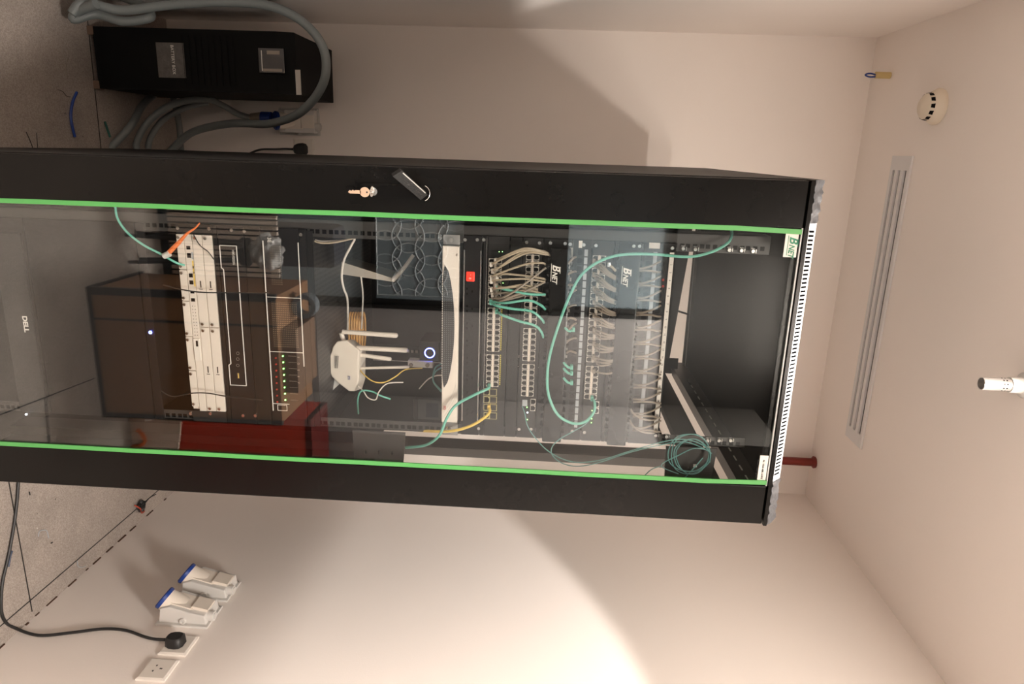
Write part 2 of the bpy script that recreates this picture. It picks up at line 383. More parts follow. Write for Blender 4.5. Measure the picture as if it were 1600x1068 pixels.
for xa, xb in ((0, .09), (.69, .8)):
    cp = MB(); N = 14
    vs = []; fs = []
    for i in range(N+1):
        for j in range(5):
            u = i/N; v = j/4; wob = random.uniform(-.0016, .0016)
            vs.append(Vector((xa+(xb-xa)*u, YA+(YBv-YA)*v, ZA+(ZB_-ZA)*v+(0.0015*math.sin(i*2.1+xa*9) if j in (0, 4) else 0)))+n_*(wob+.0025))
    for i in range(N):
        for j in range(4): fs.append([i*5+j, (i+1)*5+j, (i+1)*5+j+1, i*5+j+1])
    cp.add(vs, fs)
    cp.prism([(xa, YA, ZA), (xa, YBv, ZB_), (xa, YBv+.004, ZA)], (xb-xa, 0, 0))
    obj('silver_tape', cp, TAPE, cab, True, label='crinkled silver tape over the end of the vent strip')
# cage nuts and screws on the rails
NUTL = [(279, 356), (328, 357), (363, 359), (383, 361), (471, 366), (688, 371), (727, 374), (746, 374), (756, 374), (823, 378), (843, 379), (860, 379), (883, 380), (891, 381), (912, 382), (931, 383), (990, 384), (999, 384), (1050, 387), (1067, 388), (1086, 389), (1139, 390), (1158, 391), (1176, 392)]
NUTR = [(299, 645), (330, 645), (381, 648), (400, 648), (699, 667), (748, 668), (811, 669), (830, 669), (875, 672), (894, 672), (913, 674), (946, 676), (977, 678), (1024, 679), (1041, 681), (1058, 683), (1105, 687), (1123, 687), (1141, 687)]
nb = MB().box((-.0058, -.001, -.0058), (.0058, 0, .0058), 1).cyl((0, -.001, 0), (0, -.0052, 0), .0050, .0040, 12)
nb.box((-.0028, -.0048, -.0005), (.0028, -.0044, .0005), 1).box((-.004, -.0016, .0068), (.004, -.0001, .0082)).box((-.0064, -.0016, -.004), (-.0056, -.0001, .004))
nut0 = None
for x, y in NUTL+NUTR:
    q = HY(x, y, .068)
    if nut0 is None:
        nut0 = obj('rack_screw', nb, [STEEL, INK], None, True, loc=(0, 0, 0)); nut0.parent = cab; n1 = nut0
    else: n1 = nut0.copy(); COL.objects.link(n1)
    n1.location = q-world_of(cab)

# ---- the door
door = obj('door', MB().box((.004, .0, .10), (.796, .022, .20)), BLK, cab)
obj('top_rail', MB().box((.10, .012, 2.128), (.70, .022, 2.142)), BLK, door)
obj('door_stile', MB().box((.002, 0, .10), (.1, .024, 2.1405), bev=.002), BLK, door)
obj('door_stile', MB().box((.7, 0, .10), (.798, .024, 2.1405), bev=.002), BLK, door)
ZG0, ZG1 = .2, 2.1395
obj('glass_pane', MB().box((.1, .003, ZG0), (.7, .007, ZG1)), GLASS, door)
for sx, s_ in ((.1005, 1), (.6985, -1)):
    pts = [(sx+.0045*s_+random.uniform(-.0007, .0007)+(.0035*s_ if z_ > 2.0 else 0)*(z_-2.0)/.14, -.0008, z_) for z_ in [ZG0+i*(ZG1-ZG0)/14 for i in range(15)]]
    g = MB()
    for i in range(14):
        a, b = Vector(pts[i]), Vector(pts[i+1]); wd = Vector((.0052, 0, 0)); g.prism([a-wd, a+wd, b+wd, b-wd], (0, .0035, 0))
    obj('green_edge_film', g, GREEN, door, label='bright green protective film along the glass edge')
# white bright edge of glass at the top
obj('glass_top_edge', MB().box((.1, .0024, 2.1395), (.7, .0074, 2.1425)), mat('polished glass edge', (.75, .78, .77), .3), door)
# lock plate, handle, cylinder
q0 = HY(590, 300, 0); lz0, lz1 = HY(566, 300, 0).z, HY(672, 300, 0).z
lx = HY(650, 301, 0).x
lp = MB(); NP = 24
def rr(cx, z0, z1, hw, k=8):
    P = []
    for i in range(k+1): a = math.pi*i/k; P.append((cx+hw*math.cos(a), z1-hw+hw*math.sin(a)))
    for i in range(k+1): a = math.pi+math.pi*i/k; P.append((cx+hw*math.cos(a), z0+hw+hw*math.sin(a)))
    return P
lp.prism([(x, 0, z) for x, z in rr(lx, lz0-.01, lz1, .0165)], (0, -.006, 0))
lp.prism([(x, -.0062, z) for x, z in rr(lx, lz0+.03, lz1-.004, .0125)], (0, -.0006, 0), 1)
lp.box((lx-.006, -.0075, lz0+.022), (lx+.006, -.0062, lz0+.036), 1)
obj('lock_plate', lp, [BLK, PIT_], door)
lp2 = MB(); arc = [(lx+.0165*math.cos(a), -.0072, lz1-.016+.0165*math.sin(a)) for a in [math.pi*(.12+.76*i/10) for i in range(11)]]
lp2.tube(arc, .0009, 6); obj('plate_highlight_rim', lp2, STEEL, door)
ha, hb = HY(659, 303, -.014), HY(617, 266, -.075); hd = (hb-ha); hn = hd.normalized(); sd = Vector((0, -1, 0)).cross(hn).normalized(); hu = hn.cross(sd)
hp = MB().prism([ha-sd*.009-hn*.004, ha+sd*.009-hn*.002, ha+sd*.010+hn*hd.length, ha-sd*.010+hn*(hd.length-.004)], hu*.010)
hp.cyl((lx, -.006, ha.z), (lx, -.018, ha.z), .009)
hp.prism([ha-sd*.0095-hu*.0005+hn*.004, ha-sd*.0075-hu*.0008+hn*.004, hb-sd*.008-hu*.0008-hn*.004, hb-sd*.0095-hu*.0005-hn*.008], hu*.004, 1)  # steel sliver laid on as a highlight along the lever
obj('swing_handle', hp, [mat('worn black lever', (.012, .012, .012), .4, bump=.8, scale=350, var=.8, vscale=300, spec=.25), STEEL], door)
lk = HY(584, 299, -.004)
es_ = 1 if sd.dot(Vector((-1, 0, 1))) > 0 else -1; fo = hu*.0102 if hu.y < 0 else hu*-.0002
obj('edge_highlight', MB().tube([ha+sd*.0092*es_+fo+hn*.004, hb+sd*.0092*es_+fo-hn*.010], .0012, 6), mat('lever highlight', (.6, .6, .58), .3, metal=.5), door)  # bright tube stands in for the highlight on the lever edge
obj('lock_cylinder', MB().cyl((lk.x, 0, lk.z), (lk.x, -.008, lk.z), .0095, .0085, 20), STEEL, door, True)
# stickers on the glass
def bnet(x0, y, zb, hB, m_, parent):
    """logo: tall B, smaller NET on the same foot line, starting at x0; hB = height of the B"""
    sB = hB/.73
    text('printed_logo', 'B', (x0, y, zb), sB, m_, parent, base=True, shear=.3, sx=1.0, bold=sB*.022)
    text('printed_logo', 'NET', (x0+hB*.90, y, zb), sB*.66, m_, parent, base=True, shear=.3, sx=.88, bold=sB*.016)
    obj('logo_top_bar', MB().prism([(x0+hB*.28, y, zb+hB*1.0), (x0+hB*1.15, y, zb+hB*1.0), (x0+hB*1.12, y, zb+hB*.90), (x0+hB*.26, y, zb+hB*.90)], (0, -.0004, 0)), m_, parent)
    obj('underline', MB().box((x0-hB*.1, y+.0003, zb-hB*.22), (x0+hB*2.2, y-.0001, zb-hB*.15)), m_, parent)
sa, sb = HY(1246, 366, 0), HY(1224, 401, 0)
z0s, z1s = HY(1226, 385, 0).z, 2.135; x0s, x1s = .112, HY(1236, 402, 0).x
stk = obj('logo_sticker', MB().box((x0s, .0022, z0s), (x1s, .003, z1s)), LABEL, door, label='white sticker printed with the green word BNET')
q = HY(1231.5, 370, .0); bnet(x0s+.006, .0017, z0s+.010, .0185, GINK, door)
z0s, z1s = HY(1186, 730, 0).z, 2.137; x0s, x1s = HY(1192, 712, 0).x, .692
obj('address_sticker', MB().box((x0s, .0022, z0s), (x1s, .003, z1s)), LABEL, door, label='white sticker with two lines of tiny print')
for i, t_ in enumerate(('AL 1060 48K LHMI', 'EL35 . LAB . 2M33')):
    text('printed_line', t_, ((x0s+x1s)/2, .0017, z1s-.010-i*.012), .0062, INK, door)

# key hanging in the lock
KEYM = mat('brass key', (.80, .58, .42), .35, metal=.4); kk = thing('key', 'pale brass key hanging on a ring from the cabinet lock', 'key', (lk.x, -.012, lk.z))
kb = HY(570, 300, -.020); k = MB()
ring = [(kb.x+.0105*math.cos(a), -.021, kb.z+.0105*math.sin(a)) for a in [2*math.pi*i/24 for i in range(24)]]
k.prism(ring, (0, .002, 0)); zt_ = HY(544, 299, -.02).z
k.prism([(kb.x-.0032, -.021, kb.z-.008), (kb.x+.0038, -.021, kb.z-.008), (kb.x+.0038, -.021, zt_+.004), (kb.x+.001, -.021, zt_), (kb.x-.003, -.021, zt_+.003), (kb.x-.0015, -.021, zt_+.007), (kb.x-.004, -.021, zt_+.010), (kb.x-.002, -.021, zt_+.013), (kb.x-.0035, -.021, zt_+.016)], (0, .002, 0))
k.cyl((kb.x, -.0213, kb.z+.005), (kb.x, -.0222, kb.z+.005), .0018, mi=1)
obj('blade_and_bow', k, [KEYM, INK], kk)
obj('key_ring', MB().tube([(lk.x+.010*math.cos(a), -.013-.004*math.cos(a), lk.z-.002+.0025*math.sin(a)) for a in [2*math.pi*i/16 for i in range(17)]], .0011, 6).tube([(lk.x+.002*math.cos(a), -.014, lk.z-.006+.007*math.sin(a)) for a in [2*math.pi*i/16 for i in range(17)]], .0009, 6), STEEL, kk)

# ------------------------------------------------------------------ rack equipment
FY = .066      # face plane of most units
XE0, XE1 = .154, .632
def unit(name, label, cat, x0, x1, depth=.40, faces=None, ears=True, group=None, m=DEV, fy=FY, w=(.18, .62)):
    """a rack unit spanning photo columns x0..x1 at mid width"""
    z0, z1 = HY(x0, 525, fy).z, HY(x1, 525, fy).z
    t = thing(name, label, cat, (.4, .2, z0), group)
    obj('chassis', MB().box((w[0], fy+.004, z0+.001), (w[1], fy+depth, z1-.001)), m, t)
    if ears: obj('face_plate', MB().box((XE0-.004, fy-.0, z0+.0006), (XE1+.004, fy+.004, z1-.0006), bev=.0008), faces or m, t)
    return t, z0, z1
def led(t, x, y, m, r=.0016, Y=.0652):
    q = HY(x, y, Y); obj('indicator_light', MB().cyl((q.x, Y+.001, q.z), (q.x, Y-.0012, q.z), r, n=8), m, t)

# lowest server (brand printed on the bezel)
t, z0, z1 = unit('server', 'black rack server at the bottom with white DELL lettering', 'server', 12, 62, .7)
q = HY(40, 506, .06); text('printed_logo', 'DELL', (q.x, .0595, q.z), .016, WINK, t, sx=1.15, bold=.0004)
obj('bezel', MB().box((.185, .060, z0+.006), (.615, .066, z1-.006), bev=.002), DEVG, t)
led(t, 41, 647, LEDW, .0022, .0585)
t, z0, z1 = unit('server', 'slim black rack server with a small blue ring light', 'server', 229, 243, .5, w=(.18, .53))
q = HY(235, 519, .065); obj('ring_light', MB().tube([(q.x+.003*math.cos(a), .0645, q.z+.003*math.sin(a)) for a in [2*math.pi*i/12 for i in range(13)]], .0012, 5, smooth=False), LEDB, t)
t, z0, z1 = unit('server', 'tall plain black server filling the space under the slim one', 'server', 63, 228, .7)

for lb_, xa_, xb_ in (('narrow black strip added over the dark gap above the white modular router', 344.5, 351.5), ('black panel added over the dark gap below the grille-fronted unit', 392.5, 416.5), ('black panel added over the dark gap directly under the shelf', 474.5, 485.5)):
    unit('blanking_panel', lb_, 'panel', xa_, xb_, .3, m=BLK2)  # black panels added to keep these gaps dark against the lit wall
# white modular router, 2U
ROUT = mat('warm white steel', (.74, .68, .61), .42)
t, z0, z1 = unit('modular_router', 'white two-unit modular router with card slots and yellow ports', 'router', 290, 344, .4, ears=False, m=ROUT, w=(.175, .605))
for e0_, e1_ in ((XE0-.004, .171), (.609, XE1+.004)): obj('ear', MB().box((e0_, FY, z0), (e1_, FY+.05, z1)), DEVG, t)
xa, xb = .172, .608; zs = [z0+(z1-z0)*f for f in (0, .22, .44, .72, 1)]
XC = (HY(320, 517, FY).x)
# cards: bottom row 4, second row 3, top rows 2 each
def card(xl, xr, za, zb, hand=None, wr=(1,)):
    c = MB().box((xl+.0008, FY-.002, za+.0008), (xr-.0008, FY+.004, zb-.0008), bev=.0008)
    if hand is not None: c.box((hand-.008, FY-.0028, (za+zb)/2-.0013), (hand+.008, FY-.0018, (za+zb)/2+.0013), 1); c.box((hand+.011, FY-.0028, (za+zb)/2-.004), (hand+.0125, FY-.0018, (za+zb)/2+.004), 1)
    o = obj('slot_card', c, [ROUT, INK], t)
    for sx_ in (xl+.008, xr-.008):
        obj('thumb_screw', MB().cyl((sx_, FY-.002, (za+zb)/2-.003), (sx_, FY-.006, (za+zb)/2-.003), .0035, n=10), STEEL, o, True)
b4 = [HY(295, y, FY).x for y in (371, 421, 470, 525, 578, 626)]; b4[0] = xa; b4[-1] = xb-.01
for i in range(5): card(b4[i], b4[i+1], zs[0], zs[1])
ports_x = HY(310, 448, FY).x
c = MB().box((xa, FY-.002, zs[1]+.0008), (xb, FY+.004, zs[2]-.0008), bev=.0008)
pz = (zs[1]+zs[2])/2
for i, (yy, w_) in enumerate([(387, 5), (399, 7), (430, 6), (441, 6), (456, 4), (468, 5)]):
    q = HY(304, yy, FY); c.box((q.x-.0008*w_, FY-.0026, pz-.005), (q.x+.0008*w_, FY-.0015, pz+.004), 1)
for yy in (413, 421, 430, 441): q = HY(304, yy, FY); c.box((q.x-.009, FY-.0026, pz+.0055), (q.x+.009, FY-.0015, pz+.0085), 2)
q = HY(304, 399, FY); c.box((q.x-.008, FY-.0027, pz+.0055), (q.x+.008, FY-.0015, pz+.009), 3)
for yy in range(478, 526, 5):
    q = HY(308, yy, FY); c.box((q.x-.0008, FY-.0026, pz+.002), (q.x+.0008, FY-.0015, pz+.0035), 1); c.box((q.x-.0008, FY-.0026, pz-.004), (q.x+.0008, FY-.0015, pz-.0025), 1)
obj('port_row', c, [ROUT, PIT_, YEL, STRIP], t)
obj('plug_in_module', MB().box((HY(310, 528, FY).x, FY-.006, zs[1]+.002), (HY(313, 562, FY).x, FY, zs[2]-.001), bev=.001).box((HY(310, 531, FY).x, FY-.0065, pz-.001), (HY(310, 540, FY).x, FY-.0058, pz+.004), 1), [WHT, PIT_], t)
xm = HY(325, 511, FY).x
for za, zb in ((zs[2], zs[3]), (zs[3], zs[4])):
    card(xa, xm, za, zb, HY(325, 444, FY).x); card(xm, xb, za, zb, HY(335, 577, FY).x)

# recorder with outlined display
t, z0, z1 = unit('video_recorder', 'black video recorder outlined in thin white with faint icons', 'recorder', 352, 392, .4)
z0o, z1o = HY(355, 525, .063).z, HY(379, 525, .063).z; xo0, xo1 = HY(360, 384, .063).x, HY(373, 602, .063).x
xn0, xn1 = HY(350, 421, .063).x, HY(358, 568, .063).x
o = MB()
pl = [(xo0, z1o), (xo1, z1o), (xo1, z0o-.002), (xn1+.004, z0o-.002), (xn1, z0o+.003), (xn0, z0o+.003), (xn0-.004, z0o-.002), (xo0, z0o-.002), (xo0, z1o)]
for i in range(8): o.tube([(pl[i][0], .0645, pl[i][1]), (pl[i+1][0], .0645, pl[i+1][1])], .0011, 5, smooth=False)
obj('outline', o, WINK, t)
q = HY(364, 402, .063); text('printed_logo', 'HIKVISION', (q.x, .0648, q.z), .0078, WINK, t, sx=.92)
DIMI = mat('faint grey print', (.25, .22, .2), .5)
for yy in (552, 561, 571): q = HY(371, yy, .063); obj('icon', MB().tube([(q.x+.0035*math.cos(a), .0648, q.z+.0035*math.sin(a)) for a in [2*math.pi*i/10 for i in range(11)]], .0005, 4, smooth=False), DIMI, t)
q = HY(372, 587, .063); obj('usb_socket', MB().box((q.x-.007, .0643, q.z-.0025), (q.x+.007, .0655, q.z+.0025), 1).box((q.x-.006, .0638, q.z-.0005), (q.x+.006, .0645, q.z+.0013)), [YEL, STEEL], t)

# grille-fronted unit with green lights
t, z0, z1 = unit('network_recorder', 'black grille-fronted unit with a column of green lights', 'recorder', 417, 474, .42)
BRN = (.10, .075, .055); GR = grille_mat('fine brown grille', (.008, .007, .006), (.30, .24, .18), .0052, .0044, .32); GR2 = grille_mat('fine dark grille', (.008, .007, .006), (.16, .14, .12), .0052, .0044, .32)
zb0, zb1 = HY(419.5, 525, .063).z, HY(472.5, 525, .063).z
o = MB()
for zz, ya, yb in ((zb0, 377, 642), (zb1, 378, 571)):
    o.box((HY(440, ya, .063).x, .0636, zz-.0009), (HY(440, yb, .063).x, .0652, zz+.0009))
for yy in (465, 550): xx = HY(445, yy, .063).x; o.box((xx-.0006, .0638, zb0), (xx+.0006, .0652, zb1))
xx = HY(440, 631, .063).x; o.box((xx-.0006, .0638, zb0), (xx+.0006, .0652, (zb0+zb1)/2))
obj('outline', o, WINK, t)
xg = [HY(440, yy, .063).x for yy in (384, 445, 472, 543)]; zq = zb0+(zb1-zb0)*.33
obj('grille', MB().box((xg[0], .0640, zb0+.014), (xg[1], .0655, zb0+.040)), GR2, t)
obj('grille', MB().box((xg[2], .0640, zb0+.010), (xg[3], .0655, zb1-.010)), GR, t)
for i in range(8):
    yy = 556+i*9.8; led(t, 442+i*.55, yy, LEDG, .0017, .064); led(t, 431+i*.35, yy+3, LEDR, .0022, .064)
    q = HY(450+i*.5, yy, .064); obj('bay_line', MB().box((q.x-.0003, .0645, q.z), (q.x+.0003, .0655, q.z+.02)), DIMI, t)
for i in range(5): q = HY(466, 558+i*10, .064); text('printed_icon', '0OS8F'[i], (q.x, .0645, q.z), .007, DIMI, t)
q = HY(441, 637, .064); o = MB()
for a, b in (((-.007, -.012), (.007, -.011)), ((-.007, .011), (.007, .012)), ((-.0075, -.012), (-.0067, .012)), ((.0067, -.012), (.0075, .012))): o.box((q.x+a[0], .0643, q.z+a[1]), (q.x+b[0], .0655, q.z+b[1]))
obj('button_frame', o, WINK, t)
q = HY(419, 368, .06); text('printed_mark', '3E', (q.x+.01, .0645, q.z), .012, WINK, t)

# shelf
SZ = 1.062
SHM = grille_mat('perforated shelf steel', (.05, .048, .047), (.012, .012, .012), .012, .01, .5)
nt = SHM.node_tree; sp = [n for n in nt.nodes if n.type == 'SEPXYZ'][0]; dv = [n for n in nt.nodes if n.type == 'MATH' and n.operation == 'DIVIDE'][1]
for l in list(dv.inputs[0].links): nt.links.remove(l)
nt.links.new(sp.outputs['Y'], dv.inputs[0])
t = thing('rack_shelf', 'perforated black rack shelf carrying the white router', 'shelf', (.4, .3, SZ))
obj('tray', MB().box((.17, .07, SZ-.003), (.63, .60, SZ)), SHM, t)
obj('front_lip', MB().box((XE0, .066, HY(486, 525, .066).z), (XE1, .0695, SZ+.001)).box((.17, .069, SZ-.018), (.63, .071, SZ)), BLK2, t)
for x_ in (.168, .630): obj('side_flange', MB().box((x_, .07, SZ-.02), (x_+.002, .60, SZ+.03)), BLK2, t)

def onshelf(x, y, Z=SZ): return H(x, y, 2, Z)
# white wireless router with four antennas, standing tilted on its side on the shelf
def pt(x, y, Y): return HY(x, y, Y)
t = thing('wireless_router', 'white wireless router with four upright antennas on the perforated shelf', 'router', (onshelf(520, 560).x, .22, SZ))
b = MB(); Yr = .17
poly = [(518, 588), (513, 575), (514, 560), (520, 541), (526, 533), (541, 531), (561, 547), (560, 595), (555, 611), (545, 611), (528, 598)]
P3 = [pt(x, y, Yr-.004*(y-531)/80) for x, y in poly]
b.prism(P3, (0.012, .055, .004))
body = obj('body', b, IVO, t, label='rounded white plastic casing')
mod = body.modifiers.new('bev', 'BEVEL'); mod.width = .0035; mod.segments = 3; mod.limit_method = 'ANGLE'
o = MB()
for i in range(4): o.tube([pt(524+i*1.5, 556, Yr-.006), pt(523+i*1.5, 575, Yr-.006)], .0006, 4)
obj('vent_slots', o, INK, t)
q = pt(545, 590, Yr-.006); text('printed_badge', 'ZIS', (q.x, q.y, q.z), .008, BLUEC, t, xdir=(1, 0, .0))
o = MB().prism([pt(518, 585, .20), pt(505, 623, .16), pt(530, 600, .19)], (0, .004, 0)); obj('stand', o, GRYP, t)
for pts, r_ in (([(535, 518), (622, 524)], (.0058, .0065)), ([(558, 543), (638, 547)], (.0062, .0066)), ([(527, 549), (612, 561)], (.0045, .0055)), ([(560, 575), (640, 573)], (.0032, .0040))):
    a, c_2 = pt(*pts[0], .185), pt(*pts[1], .185); dn = (c_2-a).normalized()
    obj('antenna', MB().tube([a, a+dn*.01, c_2-dn*.006, c_2-dn*.002, c_2], [r_[0], r_[0], r_[1], r_[1]*.8, r_[1]*.2], 10, smooth=False), IVO, t, True)
obj('antenna_hinge', MB().cyl(pt(533, 520, .19), pt(537, 533, .19), .006).cyl(pt(527, 549, .185), pt(530, 556, .185), .004), IVO, t, True)
# second router leaning at the left with folded antenna
t = thing('wireless_router', 'second white wireless device with a folded V antenna left on the shelf', 'router', (pt(560, 415, .3).x, .3, SZ))
obj('body', MB().prism([pt(521, 405, .30), pt(612, 434, .24), pt(614, 440, .24), pt(525, 427, .30)], (.004, .10, .004)), IVO, t)
obj('dark_end', MB().prism([pt(524.5, 410, .298), pt(527, 411, .298), pt(527, 426, .298), pt(524.5, 425, .298)], (0, -.002, 0)), INK, t)
obj('antenna', MB().tube([pt(613, 438, .235), pt(630, 420, .24), pt(646, 398, .25)], [.006, .005, .0045], 8), IVO, t, True)
# black cube with a glowing blue ring, hung under the white server
t = thing('network_hub', 'small black cube glowing with a blue ring on its face', 'device', (pt(671, 550, .2).x, .2, pt(655, 550, .2).z))
a, c_2 = pt(655, 533, .2), pt(687, 566, .2)
obj('case', MB().box((a.x, .2, a.z), (c_2.x, .30, c_2.z), bev=.003), mat('glossy black', (.004, .004, .005), .12), t)
q = pt(671.5, 551, .2); obj('ring_light', MB().tube([(q.x+.0125*math.cos(a_), .199, q.z+.0125*math.sin(a_)) for a_ in [2*math.pi*i/32 for i in range(33)]], .0012, 6, smooth=False), LEDB, t)
t = thing('junction_box', 'pale grey two-knob junction strip below the blue-ringed cube', 'junction box', (pt(640, 570, .21).x, .21, pt(636, 568, .21).z))
a, c_2 = pt(637, 563, .195), pt(676, 575, .195)
obj('case', MB().box((a.x, .195, a.z), (c_2.x, .225, c_2.z), bev=.002), GRYP, t)
for xx in (642, 668): q = pt(xx, 570, .194); obj('knob', MB().cyl((q.x, .195, q.z), (q.x, .190, q.z), .0055, n=12), GREYC, t, True)
t = thing('display_module', 'dark module with a small black screen near the right rail', 'display', (pt(665, 640, .26).x, .26, pt(648, 640, .26).z))
a, c_2 = pt(646, 623, .26), pt(689, 656, .26)
obj('case', MB().box((a.x, .26, a.z), (c_2.x, .34, c_2.z), bev=.002), DEVG, t)
a, c_2 = pt(666, 629, .26), pt(685, 652, .26); obj('screen', MB().box((a.x, .2585, a.z), (c_2.x, .26, c_2.z)), mat('screen glass', (.01, .015, .02), .1), t)
obj('side_cover', MB().box((pt(646, 623, .26).x, .2588, pt(647, 623, .26).z), (pt(655, 655, .26).x, .26, pt(653, 640, .26).z)), PIT_, t)

# white server bezel
WSRV = mat('cream bezel', (.76, .70, .63), .4)
t, z0, z1 = unit('server', 'white bezel one-unit server with a dark lens-shaped grille', 'server', 692, 717, .7, ears=False, m=DEV, w=(.17, .63))
xa, xb = HY(704, 384, .055).x, HY(704, 659, .055).x
bz = MB().box((xa, .052, z0), (xb, .068, z1), bev=.002); obj('bezel', bz, WSRV, t)
xl_, xr_ = HY(700, 414, .05).x, HY(700, 606, .05).x; N = 24; top = []; bot = []
for i in range(N+1):
    u = i/N; xx = xl_+(xr_-xl_)*u; hgt = (math.sin(math.pi*min(1, max(0, u)))**.55)
    top.append((xx, .0518, z0+.0055+(z1-z0)*.62*hgt)); bot.append((xx, .0518, z0+.0055-.0045*min(1, hgt*1.6)))
obj('grille', MB().prism(top+bot[::-1], (0, -.0014, 0)), grille_mat('honeycomb grille', (.025, .025, .027), (.13, .14, .145), .005, .005, .4), t)
o = MB()
for i in range(46): xx = xl_+.02+i*(xr_-xl_-.03)/46; o.box((xx, .0498, z0-.0002), (xx+.0022, .0512, z0+.0016))
obj('dotted_edge', o, WHT, t)
o = MB()
for k in range(4):
    o.tube([(xr_-.012+.010*k+j*.011, .0515, z1-.004-(j/6)**1.5*(z1-z0)*.8+k*.001) for j in range(7) if xr_-.012+.010*k+j*.011 < xb-.003], .0004, 4)
obj('moulded_lines', o, GRYP, t)
text('printed_mark', 'm', (HY(695, 637, .05).x, .0512, z0+.008), .014, RED, t)
q = HY(712, 390, .05); text('printed_logo', 'hp', (q.x+.012, .0512, z1-.005), .006, DIMI, t)
for xx0, xx1 in ((XE0-.004, xa-.002), (xb+.002, XE1+.006)):
    obj('ear', MB().box((xx0, .063, z0), (xx1, .0665, z1), bev=.001).cyl(((xx0+xx1)/2, .063, (z0+z1)/2), ((xx0+xx1)/2, .057, (z0+z1)/2), .0052, n=14), mat('grey ear steel', (.35, .34, .33), .35, metal=.6), t, True)

# power strip with red rocker
t, z0, z1 = unit('power_strip', 'black rack power strip with a red rocker switch', 'power strip', 722, 751, .06, m=DEV)
for zz in (z0+.003, z1-.003): obj('edge_trim', MB().box((HY(735, 391, .06).x, .062, zz-.0012), (HY(735, 658, .06).x, .067, zz+.0012)), STEEL, t)
q = HY(735, 432, .062); sw = obj('rocker_switch', MB().box((q.x-.011, .0605, q.z-.0095), (q.x+.011, .067, q.z+.0095), bev=.002), mat('lit red rocker', (.65, .02, .015), .3, emit=(1, .04, .02), es=.35), t)
text('printed_mark', '0  -', (q.x, .0600, q.z), .008, WINK, sw, xdir=(-1, 0, 0), zdir=(0, 0, -1))
for yy in range(455, 655, 27):
    q = HY(733, yy, .064); o = MB()
    for dx_, dz_ in ((0, .007), (-.006, -.005), (.006, -.005)): o.box((q.x+dx_-.0025, .0650, q.z+dz_-.0016), (q.x+dx_+.0025, .0660, q.z+dz_+.0016))
    obj('outlet', o, [PIT_], t)
t, z0, z1 = unit('blanking_panel', 'narrow black blank panel between power strip and lower switch', 'panel', 752, 758.5, .01)
obj('edge_trim', MB().box((XE0, .0645, z1-.002), (HY(755, 640, .06).x, .0662, z1-.0008)), STEEL, t)

# a port: framed black socket with its latch notch, shared mesh
def port_mesh(w_, h_):
    o = MB().box((-w_/2, -.0012, -h_/2), (w_/2, .0005, h_/2))
    o.prism([(-w_*.40, -.0018, -h_*.42), (w_*.40, -.0018, -h_*.42), (w_*.40, -.0018, h_*.18), (w_*.2, -.0018, h_*.42), (-w_*.2, -.0018, h_*.42), (-w_*.40, -.0018, h_*.18)], (0, .0005, 0), 1)
    return o
def ports(t, xc, y0, y1, n, dzrow, w_, h_, flip=True, slope=None):
    """n columns of paired ports between photo rows y0..y1, centred on photo column xc (at row 525)"""
    zc = HY(xc, 525, FY).z; a, b = HY(xc, y0, FY).x, HY(xc, y1, FY).x; st = (b-a)/n; src = None
    for i in range(n):
        for s_ in ((-1, 1) if dzrow else (0,)):
            if src is None: o = obj('port', port_mesh(st*.86, h_), [METW, PIT_], t); src = o; wl = world_of(t); [setattr(v, 'co', v.co+wl) for v in o.data.vertices]
            else: o = src.copy(); COL.objects.link(o)
            o.location = Vector((a+(i+.5)*st, FY-.0005, zc+s_*dzrow))-world_of(t)
            if s_ > 0: o.rotation_euler = (0, 0, 0)
            if s_ < 0 and flip: o.rotation_euler = (0, math.pi, 0)
    if dzrow: obj('port_spine', MB().box((a, FY-.0022, zc-.0022), (b, FY+.0005, zc+.0022)), mat('pale port spine', (.72, .64, .56), .45), t)
    return a, b, zc

# switch 1 (lowest)
t, z0, z1 = unit('network_switch', 'lowest black switch, beige and teal cords plus a yellow lead', 'network switch', 759, 792, .3, faces=DEVG)
for y0, y1, n in ((403, 476, 8), (480, 549, 8), (553, 604, 6)): ports(t, 771, y0, y1, n, .0088, .0, .0125)
o = MB(); zc = HY(783, 525, FY).z
for y0, y1 in ((482, 549), (554, 604)):
    k = int((y1-y0)/3)
    for i in range(k): xx = HY(783, y0+i*3, FY).x; o.box((xx, .0650, zc-.0011), (xx+.0032, .0663, zc+.0011))
obj('port_numbers', o, mat('yellow print', (.65, .55, .08), .5), t)
for yy in (612, 624, 636, 649):
    q = HY(766, yy, FY); o = MB().box((q.x-.0085, .0645, q.z-.016), (q.x+.0085, .0665, q.z+.016)).box((q.x-.0072, .0640, q.z-.0005), (q.x+.0072, .0648, q.z+.0145), 1)
    o.prism([(q.x-.0065, .0640, q.z-.0145), (q.x+.0065, .0640, q.z-.0145), (q.x+.0065, .0640, q.z-.006), (q.x+.003, .0640, q.z-.0025), (q.x-.003, .0640, q.z-.0025), (q.x-.0065, .0640, q.z-.006)], (0, .0006, 0), 2)
    obj('combo_port', o, [mat('brass port frame', (.50, .45, .22), .4, metal=.3), DEVG, PIT_], t)
led(t, 780, 393, LEDG, .001); led(t, 785, 393, LEDG, .001); led(t, 786, 442, LEDG, .001)
obj('corner_label', MB().box((.18, .0652, z0+.008), (.20, .0662, z1-.006)), DEV, t)
# blank cable organiser between the two lower switches
t, z0, z1 = unit('blanking_panel', 'plain black cover panel between the two lower switches', 'panel', 793, 811, .02, m=BLK2)
